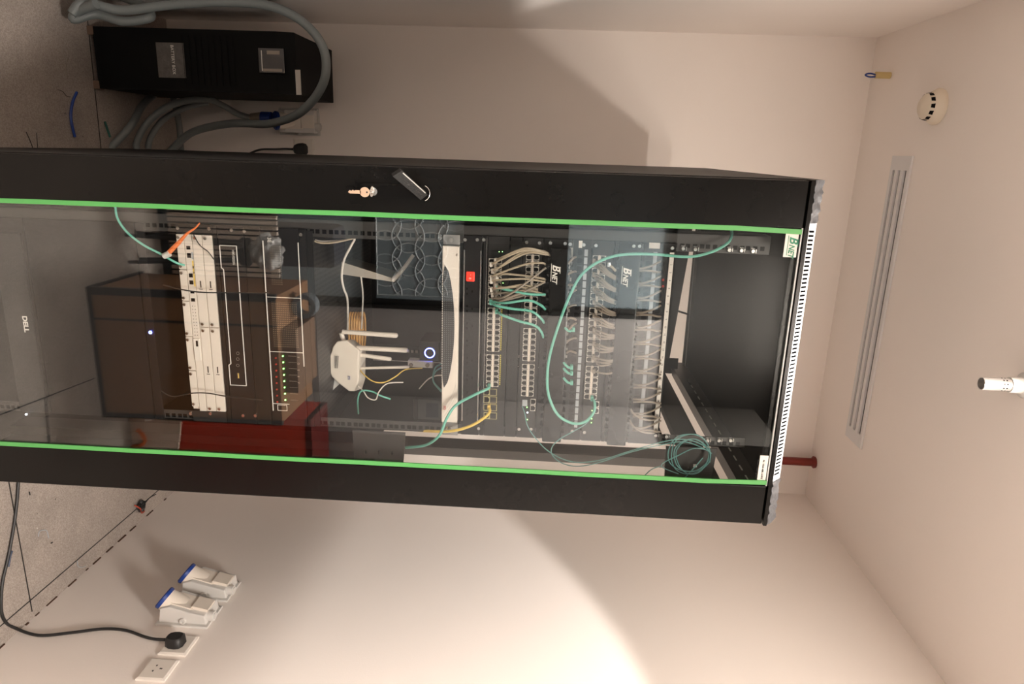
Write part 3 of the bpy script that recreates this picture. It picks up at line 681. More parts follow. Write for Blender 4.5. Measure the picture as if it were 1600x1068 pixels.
# switch 2
t, z0, z1 = unit('network_switch', 'middle black switch with bare pale ports and a fibre lead', 'network switch', 812, 843, .3, faces=DEVG)
for y0, y1, n in ((397, 507, 12), (512, 564, 6), (568, 619, 6)): ports(t, 827.5, y0, y1, n, .0088, 0, .0125)
def rjpair(t, pts):
    for x, y in pts:
        q = HY(x, y, FY); o = port_mesh(.0145, .0125); o.v = [v+Vector((q.x, FY-.0005, q.z)) for v in o.v]; obj('uplink_port', o, [METW, PIT_], t)
rjpair(t, [(833, 627), (832.5, 637)])
q = HY(820, 629, FY); obj('fibre_cage', MB().box((q.x-.008, .0645, q.z-.006), (q.x+.008, .0665, q.z+.006)), STRIP, t)
for x, y in ((823.5, 636), (824, 655)): led(t, x, y, LEDG, .0011)
led(t, 824, 644, LEDW, .0014)
for lb_, xa_, xb_ in (('narrow black strip added over the dark gap under the lower cable manager', 843.5, 852.5), ('narrow black strip added over the dark gap under the upper cable manager', 950.5, 956.5)):
    unit('blanking_panel', lb_, 'panel', xa_, xb_, .3, m=BLK2)  # added strips hide the lit wall showing through shaded gaps
# first cable manager
def manager(label, x0, x1, lx_, ly_):
    t, z0, z1 = unit('cable_manager', label, 'cable manager', x0, x1, .06, m=BLK2, group='cable managers lettered BNET')
    obj('cover', MB().box((.168, .036, z0+.002), (.632, .060, z1-.002), bev=.003), BLK, t)
    for k in (0, 1):
        zz = z0-.004 if k == 0 else z1-.002
        f = MB()
        for i in range(24): f.box((.19+i*.0182, .040, zz), (.196+i*.0182, .062, zz+.006))
        obj('finger_row', f, BLK2, t)
    q = HY(lx_-6, ly_-13, .035); bnet(q.x, .0352, q.z, .0175, WINK, t)
    return t, z0, z1
m1 = manager('lower black cable manager lettered BNET', 853, 886, 870, 426)
# patch panel 1
t, z0, z1 = unit('patch_panel', 'lower black patch panel, partly empty, white label windows', 'patch panel', 888, 916, .03)
a, b = HY(900, 388, FY).x, HY(900, 668, FY).x; st = (b-a)/24
def ppanel(t, zc, zlab, n=24, labm=STRIP, cont=False):
    src = s2 = None
    for i in range(n):
        xx = a+(i+.5)*st
        if src is None:
            o = port_mesh(st*.8, .0135); o.v = [v for v in o.v]; src = obj('port', o, [DEVG, PIT_], t); wl = world_of(t)
            for v in src.data.vertices: v.co += wl
            o1 = src
            if not cont:
                s2 = obj('label_window', MB().box((-st*.42, -.0012, -.0038), (st*.42, .0005, .0038)), labm, t)
                for v in s2.data.vertices: v.co += wl
                o2 = s2
        else:
            o1 = src.copy(); COL.objects.link(o1)
            if not cont: o2 = s2.copy(); COL.objects.link(o2)
        o1.location = Vector((xx, FY-.0003, zc))-wl
        if not cont: o2.location = Vector((xx, FY-.0003, zlab))-wl
ppanel(t, HY(899, 525, FY).z, HY(908, 525, FY).z)
q0, q1 = HY(889, 387, .060), HY(889, 490, .060); zz = HY(885, 525, .060).z
obj('label_holder', MB().box((q0.x, .060, zz-.0035), (HY(889, 585, .06).x, .066, zz+.0045)), mat('clear label holder', (.36, .35, .33), .3), t)
obj('name_tag', MB().box((.152, .0638, z0+.012), (.168, .0656, z0+.020)), LABEL, t)
# switch 3
t, z0, z1 = unit('network_switch', 'top black switch with a dense comb of grey-brown cords', 'network switch', 918, 950, .3, faces=DEVG)
for y0, y1, n in ((398, 476, 8), (480, 566, 9), (571, 624, 6)): ports(t, 928.5, y0, y1, n, .0088, 0, .0125)
rjpair(t, [(932, 631), (931.5, 641)])
for x, y in ((925, 641), (925, 647), (924.5, 654), (924, 660)): led(t, x, y, LEDG, .0011)
led(t, 925, 649, LEDW, .0012)
m2 = manager('upper black cable manager lettered BNET', 957, 990, 981, 430)
# patch panel 2 with two strips
t, z0, z1 = unit('patch_panel', 'upper black patch panel, fully patched, with long white strips', 'patch panel', 994, 1044, .03)
ppanel(t, HY(1024, 525, FY).z, 0, cont=True)
ppanel(t, HY(1003, 525, FY).z, 0, cont=True)
zz = HY(1013, 525, .062).z
for i in range(6):
    xx = a+i*(b-a)/6; obj('label_strip', MB().box((xx+.001, .061, zz-.0042), (xx+(b-a)/6-.003, .066, zz+.0042)), STRIP, t)
zz = HY(1038, 525, .062).z
ls = obj('number_strip', MB().box((a, .0605, zz-.0048), (b, .066, zz+.0048)), LABEL, t)
for i in range(24): text('printed_number', str(i+1), (a+(i+.5)*st, .0600, zz), .006, INK, ls)
obj('name_tag', MB().box((.150, .0638, HY(1014, 384, FY).z), (.163, .0656, HY(1031, 384, FY).z)), LABEL, t)
for yy in (437, 447): led(t, 1036, yy, LEDR, .003, .064)

# ------------------------------------------------------------------ cords inside the cabinet
def cord(label, pts, m, r=.0024, group=None, cat='cable', name='network_cable', plug=None, n=7, sub=6):
    P = [HY(x, y, Y) for x, y, Y in pts]
    mb = MB().tube(P, r, n, sub=sub)
    if plug is not None:
        t = tag(obj(name, mb, m, None, True), label, cat, group); q = P[0]; d = (P[1]-P[0]).normalized()
        obj('plug', MB().box((q.x-.0055, q.y-.006, q.z-.0035), (q.x+.0055, q.y+.008, q.z+.0035), bev=.0012), plug, t); return t
    return tag(obj(name, mb, m, None, True), label, cat, group)
Yp, Yo = .058, .036
G = 'beige cords from the lowest switch'
for i, (a_, b_) in enumerate([((775, 407), (855, 394)), ((768, 413), (858, 396)), ((776, 420), (860, 399)), ((770, 423), (853, 397)), ((768, 433), (852, 412)), ((777, 433), (852, 436))]):
    mx_ = (a_[0]*.45+b_[0]*.55, min(a_[1], b_[1])-6+i*1.2)
    if i in (4,): mx_ = (820, 413)
    if i == 5: mx_ = (815, 430)
    cord('beige cord arching over the middle switch to the cable manager', [(a_[0], a_[1], .060), (a_[0]+9, a_[1]-5, Yo+.004), (*mx_, Yo-.006+.002*i), (b_[0]-6, b_[1]-1.5, .042), (b_[0], b_[1]+1, .050)], BEIGE, .0024, G, plug=WHT)
for i, (a_, b_) in enumerate([((768, 439), (852, 440)), ((776, 446), (840, 452)), ((768, 452), (838, 453)), ((777, 455), (851, 460)), ((770, 460), (845, 458)), ((776, 462), (852, 462))]):
    cord('beige cord running level across the middle switch', [(a_[0], a_[1], .060), (a_[0]+12, a_[1]+(3 if i % 2 else -2), Yo), ((a_[0]+b_[0])/2+10, (a_[1]+b_[1])/2-4, Yo-.002), (b_[0], b_[1], .046)], BEIGE if i < 4 else GREYC, .0023, G, plug=WHT)
for i, (a_, b_, c2) in enumerate([((770, 466), (853, 418), (808, 452)), ((776, 467), (852, 440), (820, 455)), ((772, 470), (840, 452), (815, 462))]):
    cord('grey-brown cord slanting back up across the middle switch', [(a_[0], a_[1], .060), (a_[0]+14, a_[1]-1, .03), (*c2, .028+.003*i), (b_[0], b_[1], .046)], GREYC, .0026, 'grey-brown cords from the lowest switch', plug=GREYC)
for lab, P_ in (('uppermost teal cord leaving the lowest switch', [(778, 449, .058), (790, 452, .034), (825, 459, .030), (852, 460, .046)]),
                ('teal cord bowing over between two other teal cords', [(767, 471, .058), (790, 473, .030), (825, 469, .028), (844, 476, .034), (852, 483, .046)]),
                ('teal cord below the bowed one on the lowest switch', [(768, 472, .058), (775, 477, .030), (800, 482, .027), (830, 486, .029), (845, 497, .036), (850, 504, .048)]),
                ('lowest of the teal cords ending on the bare switch', [(776, 486, .058), (785, 492, .030), (810, 501, .027), (835, 508, .029), (845, 517, .036), (849, 527, .048)])):
    cord(lab, P_, TEAL, .0030, 'teal cords from the lowest switch', plug=TEAL)
cord('teal cord drooping left from the lowest switch past the power strip', [(764, 603, .058), (762, 607, .040), (740, 617, .028), (712, 633, .026), (698, 653, .028), (686, 680, .035), (665, 695, .06), (634, 699, .09)], TEAL, .0034, plug=TEAL)
cord('yellow cord curving down from the lowest switch', [(764, 635, .055), (765, 643, .040), (757, 652, .034), (735, 665, .036), (705, 673, .045), (668, 673, .07), (640, 670, .1)], YEL, .0036, plug=YEL)
cord('long teal cord looping wide over both cable managers', [(925, 622, .055), (929, 628, .04), (928, 643, .034), (915, 658, .030), (895, 661, .028), (872, 648, .026), (858, 620, .025), (855, 590, .024), (859, 555, .022), (872, 510, .021), (889, 465, .020), (908, 430, .020), (935, 409, .021), (970, 398, .023), (1020, 397, .025), (1075, 401, .03), (1110, 394, .035), (1135, 381, .045), (1143, 368, .06), (1142, 352, .09)], TEAL, .0033, plug=TEAL)
# comb of cords: top switch -> upper manager
for k in range(9):
    for j in range(3):
        y0 = 413+k*21.5+j*4.2; y1 = 432+k*19+j*2.2-(4 if k > 4 else 0)
        if y1 > 580: continue
        cord('grey-brown cord in the comb above the top switch', [(928+j*3, y0-6, .058), (937, y0-3+j, .040), (950, (y0+y1)/2+1, .035+.003*j), (962, y1, .044)], GREYC, .0024, 'cords from the top switch', sub=4, plug=GREYC)
cord('short cord with a bright connector at the left of the comb', [(951, 413, .05), (956, 417, .044), (962, 423, .046)], BEIGE, .003, plug=STEEL)
# cords: upper manager -> upper patch panel
for k in range(12):
    y1 = 418+k*23.2-(k*k*.05)
    for j in range(2):
        xt = 1024 if j else 1031
        cord('grey-brown cord crossing the white label strips of the upper panel', [(994-k*.5, y1+5*j, .046), (1004, y1+1+7*j*.5, .034), (1018, y1-3+8*j, .034), (1028, y1-8+15*j, .042), (1032, y1-10+17*j, .058)], GREYC, .0024, 'cords of the upper patch panel', sub=4)
for k, yy in enumerate((640, 660)):
    cord('cord sagging at the far right end of the upper panel', [(984, yy-4, .046), (990, yy+6, .034), (1003, yy+14, .032), (1020, yy+16, .04), (1026, yy+12, .056)], GREYC, .0025, 'sagging cords of the upper patch panel')
# cords: lower manager -> lower patch panel
for k in range(9):
    y1 = 412+k*17.3
    mm, lb, gg = (GREYC, 'grey-brown cord at the lower patch panel', 'grey-brown cords of the lower patch panel')
    cord(lb, [(886-k*.3, y1+3, .046), (889, y1-2, .036), (896, y1-9+(k % 3)*4, .036), (900, y1-11+(k % 3)*6, .058)], mm, .0026, gg, sub=4)
for k, yy in enumerate((568, 577, 592)):
    cord('thick teal stub cord plugged in the lower patch panel', [(893, yy+5, .058), (889, yy+6, .040), (883, yy+1, .034), (878, yy-6, .046)], TEAL, .0031, 'teal stub cords in the lower patch panel', sub=4, plug=TEAL)
cord('single teal cord at the middle of the lower patch panel', [(896, 514, .058), (890, 517, .04), (884, 513, .036), (881, 509, .046)], TEAL, .003, sub=4, plug=TEAL)
# fibres
cord('thin teal fibre from the middle switch to the coil', [(816, 634, .055), (820, 646, .04), (824, 664, .032), (835, 682, .032), (855, 703, .034), (880, 717, .036), (905, 722, .036), (940, 718, .034), (985, 704, .03), (1035, 690, .028), (1065, 686, .028), (1090, 691, .03), (1108, 704, .034), (1109, 722, .04)], FIBRE, .0013, name='fibre_lead', n=6)
cord('thin fibre pair leaving the top switch and curling down to the coil', [(923, 652, .055), (915, 662, .042), (895, 674, .034), (874, 686, .032), (862, 699, .033), (864, 712, .035), (880, 724, .038), (905, 728, .038), (940, 721, .036), (985, 706, .032), (1040, 693, .03), (1070, 690, .03), (1095, 698, .032), (1112, 708, .036)], FIBRE, .0013, name='fibre_lead', n=6)
o = MB()
for k in range(4):
    cx_, cy_ = 1077+k*1.5, 707+k*2; ra, rb = 33-k*2.5, 31-k*3+(k % 2)*4
    o.tube([HY(cx_+ra*math.cos(t_)*(1+.05*math.sin(3*t_+k)), cy_+rb*math.sin(t_)*(1+.06*math.cos(2*t_+k)), .040+.004*math.sin(t_+k)) for t_ in [2*math.pi*i/14+k for i in range(15)]], .0013, 6)
o.tube([HY(1107, 703, .036), HY(1085, 700, .034), HY(1060, 711, .034), HY(1033, 727, .036), HY(1060, 740, .036)], .0013, 6)
o.tube([HY(1032, 728, .036), HY(1018, 733, .04), HY(1005, 745, .05)], .0013, 6)
o.tube([HY(1098, 715, .038), HY(1085, 730, .038), HY(1070, 746, .045)], .0013, 6)
tag(obj('fibre_coil', o, FIBRE, None, True), 'loose coil of thin teal fibre hanging on the upper bracket', 'cable')
# shelf compartment cords
cord('yellow fibre looped below the white router', [(560, 571, .2), (566, 582, .17), (582, 595, .15), (600, 597, .15), (618, 588, .16), (634, 577, .18), (660, 575, .185)], ORG if 0 else YEL, .0016)
o = MB()
for k in range(6): o.tube([HY(548+k*4+3*math.cos(t_), 516+28*math.sin(t_), .32+.02*math.cos(t_)) for t_ in [2*math.pi*i/12 for i in range(13)]], .0028, 6)
tag(obj('cable_coil', o, mat('amber cord', (.75, .40, .10), .45), None, True), 'amber cord coiled upright behind the white router', 'cable')
cord('cream cable hanging from the left rail into the shelf bay', [(484, 371, .09), (500, 377, .09), (530, 376, .09), (553, 372, .09), (549, 383, .10), (538, 405, .12), (534, 430, .14), (537, 450, .16), (543, 470, .2), (543, 520, .3)], WHT, .0028)
cord('cream cable lying along the left rail above the shelf', [(478, 370, .085), (500, 379, .085), (525, 378, .085), (556, 371, .085)], BEIGE, .0025)
cord('thin white cable dropping beside the amber coil', [(564, 432, .27), (567, 460, .28), (566, 490, .29), (565, 515, .30)], WHT, .002)
cord('teal lead arching under the white router', [(560, 646, .18), (559, 625, .16), (564, 611, .15), (580, 611, .15), (595, 618, .15), (610, 623, .16)], TEAL, .0022)
cord('thin white lead curling beside the teal lead', [(560, 603, .16), (568, 611, .15), (575, 621, .14), (587, 624, .14), (592, 612, .14), (605, 599, .15), (630, 597, .17)], WHT, .0016)
cord('thin white lead reaching the white server', [(655, 607, .2), (668, 593, .17), (680, 587, .14), (690, 586, .12)], WHT, .0016)
for k, d_2 in enumerate((0, 6)):
    cord('small teal loop behind the white server end', [(690, 568+d_2, .14), (680, 575+d_2, .13), (677, 595, .13), (690, 612-d_2/3, .12)], FIBRE, .002, 'small teal loops')
# lower region cords in front of the router
cord('pale teal cable drooping into the white modular router', [(180, 322, .03), (184, 342, .03), (200, 364, .03), (225, 383, .03), (252, 397, .032), (275, 410, .04), (288, 414, .055)], TEAL, .0026, plug=None)
cord('orange cord bundle beside the white modular router', [(312, 348, .03), (305, 356, .03), (292, 365, .03), (278, 380, .032), (262, 396, .034)], ORG, [.0015, .002, .003, .005, .0055])
tag(obj('cable_clip', MB().cyl(HY(265, 396, .030), HY(256, 400, .030), .007, n=10), GRYP, None, True), 'translucent clip at the end of the orange bundle', 'clip')
cord('loose black wire hanging over the left end of the router cards', [(292, 345, .05), (310, 380, .042), (325, 393, .045), (334, 405, .055)], RUB, .0012)
cord('black wire strung level over the router and recorder, upper one', [(255, 445, .05), (284, 452, .045), (310, 456, .043), (340, 457, .043), (400, 457, .045), (420, 457, .05)], RUB, .0016)
cord('black wire strung level over the router and recorder, lower one', [(252, 610, .05), (270, 619, .045), (300, 614, .043), (325, 614, .043), (355, 619, .045), (410, 625, .05)], RUB, .0016)
cord('orange cord running level along the left side of the bay', [(395, 346, .12), (425, 343, .12), (460, 348, .12), (560, 354, .13)], ORG, .002)
cord('orange cord behind the top left of the bay', [(968, 366, .16), (995, 360, .16), (1040, 363, .16)], ORG, .0016)

# ------------------------------------------------------------------ things reflected in the door (they stand behind the camera side)
def MR(x, y, Y):          # where the reflected thing really stands
    q = HY(x, y, Y); return Vector((q.x, -Y, q.z))
CARD = mat('brown cardboard', (.27, .135, .06), .75, var=.12, vscale=12)
t = thing('cardboard_box', 'tall brown cardboard box with black taped edges on the floor', 'box', (.76, -.97, 0))
bx0, bx1, by0, by1, bh = .475, MR(200, 650, .8).x, -.80, -1.13, MR(432, 520, .8).z
obj('carton', MB().box((bx0, by0, 0), (bx1, by1, bh), bev=.004), CARD, t)
o = MB()
for x_ in (bx0, bx1):
    o.box((x_-.008, by0-.01, 0), (x_+.008, by0+.008, bh))
o.box((bx0-.008, by0-.01, 0), (bx1+.008, by0+.008, .012)).box((bx0-.008, by0, 0), (bx0+.006, by1, .014))
o.box((bx0+.02, by0-.002, 0), (bx0+.0, by0+.004, bh)).box((MR(300, 505, .8).x-.004, by0, 0), (MR(300, 505, .8).x+.004, by0+.003, bh))
obj('edge_tape', o, RUB, t)
CARDL = mat('pale cardboard', (.80, .64, .54), .7, var=.06, vscale=10)
o = MB().prism([MR(x, y, .95) for x, y in ((160, 655), (222, 651), (225, 660), (282, 650), (276, 712), (165, 712), (164, 682), (155, 680))], (0, -.006, 0))
t = thing('cardboard_sheet', 'pale upright cardboard offcut with an orange tape scrawl beside the brown box', 'cardboard', (1.15, -.95, 0))
for v in range(0): pass
zmin = min(v.z for v in o.v); o.v = [v-Vector((0, 0, 0)) for v in o.v]
obj('sheet', o, CARDL, t)
obj('orange_tape', MB().tube([MR(x, y, .945) for x, y in ((212, 672), (220, 680), (224, 690), (218, 697), (200, 699))], .007, 6), ORG, t)
REDB = mat('red lacquer', (.60, .05, .02), .4, var=.15, vscale=5)
rz0, rz1 = MR(283, 680, 1.2).z, MR(484, 680, 1.2).z; rx0 = MR(380, 655, 1.2).x
t = thing('fire_box', 'glossy red steel fire box standing beyond the brown box', 'box', (1.24, -1.3, 0))
obj('casing', MB().box((rx0-.01, -1.2, max(.001, rz0-.5)), (1.46, -1.42, rz1), bev=.004), REDB, t)
obj('lid', MB().box((rx0-.01, -1.195, rz1-.02), (1.46, -1.42, rz1+.006)), mat('dark red lid', (.12, .012, .01), .4), t)
CORR = mat('corrugated beige sheet', (.72, .62, .54), .6, var=.1, vscale=10)
cz1 = MR(432, 380, 1.3).z; cz0 = MR(222, 380, 1.3).z; cx0, cx1 = MR(330, 322, 1.3).x, .60
o = MB(); k = 22
for i in range(k):
    xx = cx0-.1+i*(cx1-cx0+.1)/k; o.box((xx, -1.30, .02), (xx+.014, -1.315, cz1))
    o.box((xx, -1.318, .02), (xx+.026, -1.322, cz1), 1)
t = thing('slatted_panel', 'beige vertical slatted panel leaning behind the brown box', 'panel', ((cx0+cx1)/2, -1.31, 0))
obj('slats', o, [CORR, DARKWALL], t); obj('base_rail', MB().box((cx0-.1, -1.295, 0), (cx1, -1.325, .035)), mat('blue grey steel', (.05, .065, .08), .5), t)
# plastic bag (crumpled), tape roll, carton on top of the brown box
bm = bmesh.new(); bmesh.ops.create_icosphere(bm, subdivisions=4, radius=1)
c0 = MR(415, 395, 1.1); sc = Vector((.065, .04, .062))
for v in bm.verts:
    d = v.co.normalized(); f = 1+.22*math.sin(5*d.x+3*d.z)*math.cos(6*d.z+2*d.y)+random.uniform(-.07, .07); v.co = Vector((d.x*sc.x*f, d.y*sc.y*f, d.z*sc.z*f))+c0
b = MB().add([v.co.copy() for v in bm.verts], [[v.index for v in f.verts] for f in bm.faces]); bm.free()
c0b = min(v.z for v in b.v)
t = thing('plastic_bag', 'crumpled grey plastic bag on a small black stool', 'bag', (c0.x, c0.y, c0b))
obj('bag', b, mat('grey plastic film', (.50, .50, .50), .3, bump=1, scale=60), t)
t = thing('stool', 'small black stool under the crumpled plastic bag', 'stool', (c0.x, c0.y, 0))
obj('seat', MB().cyl((c0.x, c0.y, c0b-.02), (c0.x, c0.y, c0b+.004), .055, n=20), RUB, t)
for dx_, dy_ in ((-.04, -.03), (.04, -.03), (-.04, .03), (.04, .03)): obj('leg', MB().cyl((c0.x+dx_*1.3, c0.y+dy_*1.3, 0), (c0.x+dx_*.8, c0.y+dy_*.8, c0b-.02), .007), RUB, t)
q = Vector((MR(478, 475, 1.0).x, -.95, bh)); o = MB().lathe((q.x, q.y-.02, q.z+.045), [(.045, -.025), (.045, .025), (.028, .025), (.028, -.025), (.045, -.025)], (0, 1, 0), 28)
tag(obj('tape_roll', o, mat('blue grey tape', (.16, .19, .22), .4), None, True), 'blue-grey roll of tape standing on the brown box', 'tape')
tag(obj('parcel', MB().box((q.x+.06, -.84, bh+.001), (q.x+.30, -1.05, bh+.05), bev=.003), mat('tan parcel', (.22, .13, .08), .7, var=.1), None), 'flat tan parcel lying on the brown box', 'parcel')
tag(obj('backpack', MB().box((MR(500, 400, 1.4).x-.12, -1.42, .0), (MR(500, 400, 1.4).x+.06, -1.60, MR(522, 440, 1.4).z), bev=.03), mat('dark blue fabric', (.02, .025, .04), .8, bump=.5), None, True), 'upright dark blue backpack behind the slatted panel', 'bag')

# ------------------------------------------------------------------ left side of the room
UY = .98
ux0, ux1, uh = -.402, -.202, .713; UBK = 1.425
UPSM = mat('black satin steel', (.0035, .0035, .0035), .6, var=.2, vscale=30, spec=.12)
t = thing('ups_tower', 'tall black battery backup tower with a small display by the left wall', 'battery unit', ((ux0+ux1)/2, 1.2, 0))
bd = MB().box((ux0, UY+.02, .02), (ux1, UBK, uh), bev=.003)
obj('casing', bd, UPSM, t)
obj('front_cover', MB().prism([(ux0, UY, .02), (ux0, UY+.02, .02), (ux0, UY+.02, uh), (ux0, UY+.006, uh-.06)], (ux1-ux0, 0, 0)), UPSM, t)
for x_ in (ux0+.012, ux1-.012):
    for y_ in (UY+.012, UBK-.03): obj('foot', MB().box((x_-.014, y_-.012, 0), (x_+.014, y_+.012, .024), bev=.002), mat('amber foot', (.16, .10, .07), .6), t)
a, c_2 = HY(404, 75, UY), HY(446, 115, UY)
dsp = obj('display', MB().box((a.x, UY-.006, a.z), (c_2.x, UY+.004, c_2.z), bev=.001), mat('glossy screen', (.004, .004, .006), .08), t)
ww = (c_2.x-a.x); hh = c_2.z-a.z
obj('lit_strip', MB().box((a.x+.008, UY-.0068, a.z+.010), (c_2.x-.006, UY-.006, a.z+.0125)), LABEL, dsp)
obj('taped_corner', MB().box((c_2.x-.014, UY-.0068, a.z+.012), (c_2.x-.005, UY-.006, c_2.z-.008)).box((a.x+.008, UY-.0068, a.z+.03), (a.x+.02, UY-.006, c_2.z-.014)), GREYC, dsp)
a, c_2 = HY(243, 64, UY), HY(291, 122, UY)
wst = mat('wrinkled clear film', (.085, .078, .072), .3, bump=1, scale=90, var=.6, vscale=60)
st_ = obj('battery_sticker', MB().box((a.x+.004, UY-.0008, a.z), (c_2.x, UY+.001, c_2.z)), wst, t, label='wrinkled clear film over the words BATTERY BOX')
text('printed_line', 'BATTERY BOX', ((a.x+c_2.x)/2, UY-.0016, (a.z+c_2.z)/2+.008), .0145, WINK, st_)
o = MB()
for i in range(9): o.box((ux0+.02, UY-.0008, .33+i*.022), (ux1-.02, UY+.001, .332+i*.022))
obj('front_ribs', o, UPSM, t)
a, c_2 = H(462, 109, 2, uh), H(470, 149, 2, uh); obj('top_label', MB().prism([H(461, 109, 2, uh+.0004), H(469, 109, 2, uh+.0004), H(471, 148, 2, uh+.0004), H(463, 148, 2, uh+.0004)], (0, 0, .0004)), LABEL, t)

# flexible conduits
def pipe(label, pts, r=.0145):
    P = [Vector(p_) for p_ in pts]; return tag(obj('flexible_conduit', MB().tube(P, r, 14, sub=10), CONDUIT, None, True), label, 'conduit', 'grey flexible conduits')
pipe('grey conduit arching over the black tower to the sockets', [HY(112, 22, .80), HY(132, 4, .82), HY(190, 16, .86), HY(262, 8, .88), HY(345, 3, .88), HY(420, 9, .88), HY(474, 35, .88), HY(506, 78, .88), HY(505, 130, .90), HY(470, 175, .98), HY(420, 193, 1.1), HY(360, 193, 1.2), HY(300, 207, 1.27), HY(262, 240, 1.3), HY(235, 262, 1.3)])
pipe('grey conduit looped at the foot of the black tower', [HY(150, 6, .80), HY(122, 18, .82), HY(116, 30, .82), HY(150, 22, .86), HY(190, 33, .88), HY(225, 30, .9), HY(236, 24, .92), HY(225, 10, .94), HY(190, -6, .94)])
pipe('grey conduit rising from the floor behind the tower, outer curve', [HY(222, 246, 1.15), HY(213, 225, 1.15), HY(232, 190, 1.18), HY(270, 163, 1.22), HY(320, 155, 1.28), HY(345, 163, 1.34), HY(372, 178, 1.42), HY(392, 184, 1.47)], .0125)
pipe('grey conduit rising from the floor behind the tower, inner curve', [HY(238, 250, 1.24), HY(232, 225, 1.22), HY(252, 190, 1.26), HY(290, 168, 1.3), HY(325, 160, 1.34)], .0115)
pipe('grey conduit lying slantwise from the tower to the cabinet', [HY(158, 247, 1.02), HY(172, 232, 1.04), HY(205, 196, 1.1), HY(222, 165, 1.22), HY(240, 148, 1.34)], .0135)
pipe('grey conduit running down behind the curved ones', [HY(292, 262, 1.45), HY(283, 235, 1.45), HY(281, 205, 1.45), HY(277, 178, 1.45), HY(270, 150, 1.45)], .0125)

# sockets: plates on the back wall and on the right wall. A local frame: origin on wall, U across, N out of wall
def frame(o, U, N): return lambda u, n, z: Vector(o)+Vector(U)*u+Vector(N)*n+Vector((0, 0, z))
def fbox(mb, F, a, b, mi=0):
    vs = [F(u, n, z) for u in (a[0], b[0]) for n in (a[1], b[1]) for z in (a[2], b[2])]
    return mb.add(vs, [[0,1,3,2],[4,6,7,5],[0,4,5,1],[2,3,7,6],[0,2,6,4],[1,5,7,3]], mi)
def plate(label, o, U, N, holes, group='white square wall sockets'):
    F = frame(o, U, N); t = thing('wall_socket', label, 'socket', o, group)
    b = MB(); h = .043
    vs = [F(u*h, 0.0006, z*h) for u, z in ((-1, -1), (1, -1), (1, 1), (-1, 1))]+[F(u*h, .0065, z*h) for u, z in ((-1, -1), (1, -1), (1, 1), (-1, 1))]+[F(u*(h-.006), .0095, z*(h-.006)) for u, z in ((-1, -1), (1, -1), (1, 1), (-1, 1))]
    b.add(vs, [[0,1,2,3],[0,4,5,1],[1,5,6,2],[2,6,7,3],[3,7,4,0],[4,8,9,5],[5,9,10,6],[6,10,11,7],[7,11,8,4],[8,11,10,9]])
    obj('plate', b, WHT, t)
    if holes:
        b = MB(); fbox(b, F, (-.002, .0094, .006), (.002, .0100, .014)); fbox(b, F, (-.0135, .0094, -.010), (-.0085, .0100, -.0065)); fbox(b, F, (.0085, .0094, -.010), (.0135, .0100, -.0065)); obj('pin_holes', b, INK, t)
    return F
def plug(label, F, z=-.008, lean=0, group='black three-pin plugs'):
    c = F(0, .0105, z); t = thing('power_plug', label, 'plug', c, group)
    N_ = (F(0, 1, 0)-F(0, 0, 0)); U_ = (F(1, 0, 0)-F(0, 0, 0)); b = MB(); rings = []
    prof = [(-.030, .008), (-.026, .017), (-.012, .0245), (.006, .0265), (.020, .023), (.027, .012)]
    outl = [(w_, z_) for z_, w_ in prof]+[(-w_, z_) for z_, w_ in prof[::-1]]
    P0 = [c+U_*u+Vector((0, 0, zz)) for u, zz in outl]; P1 = [c+U_*u*.92+Vector((0, 0, zz*.94))+N_*.022 for u, zz in outl]; n = len(outl)
    P2 = [c+U_*u*.7+Vector((0, 0, zz*.75))+N_*.028 for u, zz in outl]
    b.add(P0+P1+P2, [list(range(n))[::-1]]+[[i, (i+1) % n, n+(i+1) % n, n+i] for i in range(n)]+[[n+i, n+(i+1) % n, 2*n+(i+1) % n, 2*n+i] for i in range(n)]+[list(range(2*n, 3*n))])
    obj('plug_body', b, RUB, t, True); e = c+N_*.011+Vector((0, 0, -.028))
    obj('strain_relief', MB().cyl(e+Vector((0, 0, .004)), e-Vector((0, 0, .012)), .0055, .0045), RUB, t, True); return e-Vector((0, 0, .010))
BW = ((1, 0, 0), (0, -1, 0)); RW = ((0, -1, 0), (-1, 0, 0))
F1 = plate('white wall socket on the back wall just left of the cabinet, plug in it', (-.016, YB, .553), *BW, False)
e1 = plug('black plug in the back-wall socket left of the cabinet', F1)
tag(obj('power_cable', MB().tube([e1, e1-Vector((0, 0, .03)), HY(430, 233, 1.46), HY(405, 234, 1.44), HY(385, 243, 1.42), HY(365, 258, 1.4)], .0042, 8), RUB, None, True), 'black flex running from the back-wall plug behind the cabinet', 'cable')
F2 = plate('white wall socket holding a black plug on the right wall', (XR, .252, .527), *RW, False)
e2 = plug('black plug in the right-wall socket beside the industrial outlets', F2)
P = [e2, e2-Vector((0, 0, .03)), H(225, 994, 0, XR-.014), H(195, 984, 0, XR-.010), H(160, 982, 0, XR-.01), H(110, 988, 0, XR-.009), H(60, 992, 0, XR-.01)]
P += [H(x, y, 2, .006) for x, y in ((22, 980), (8, 970), (2, 950), (4, 910), (13, 870), (22, 820), (27, 780), (29, 750), (31, 730))]
tag(obj('power_cable', MB().tube(P, .0046, 8), RUB, None, True), 'black flex from the right-wall plug drooping down to the floor', 'cable')
plate('empty white three-pin wall socket nearest the right picture edge of the wall', (XR, .146, .520), *RW, True)

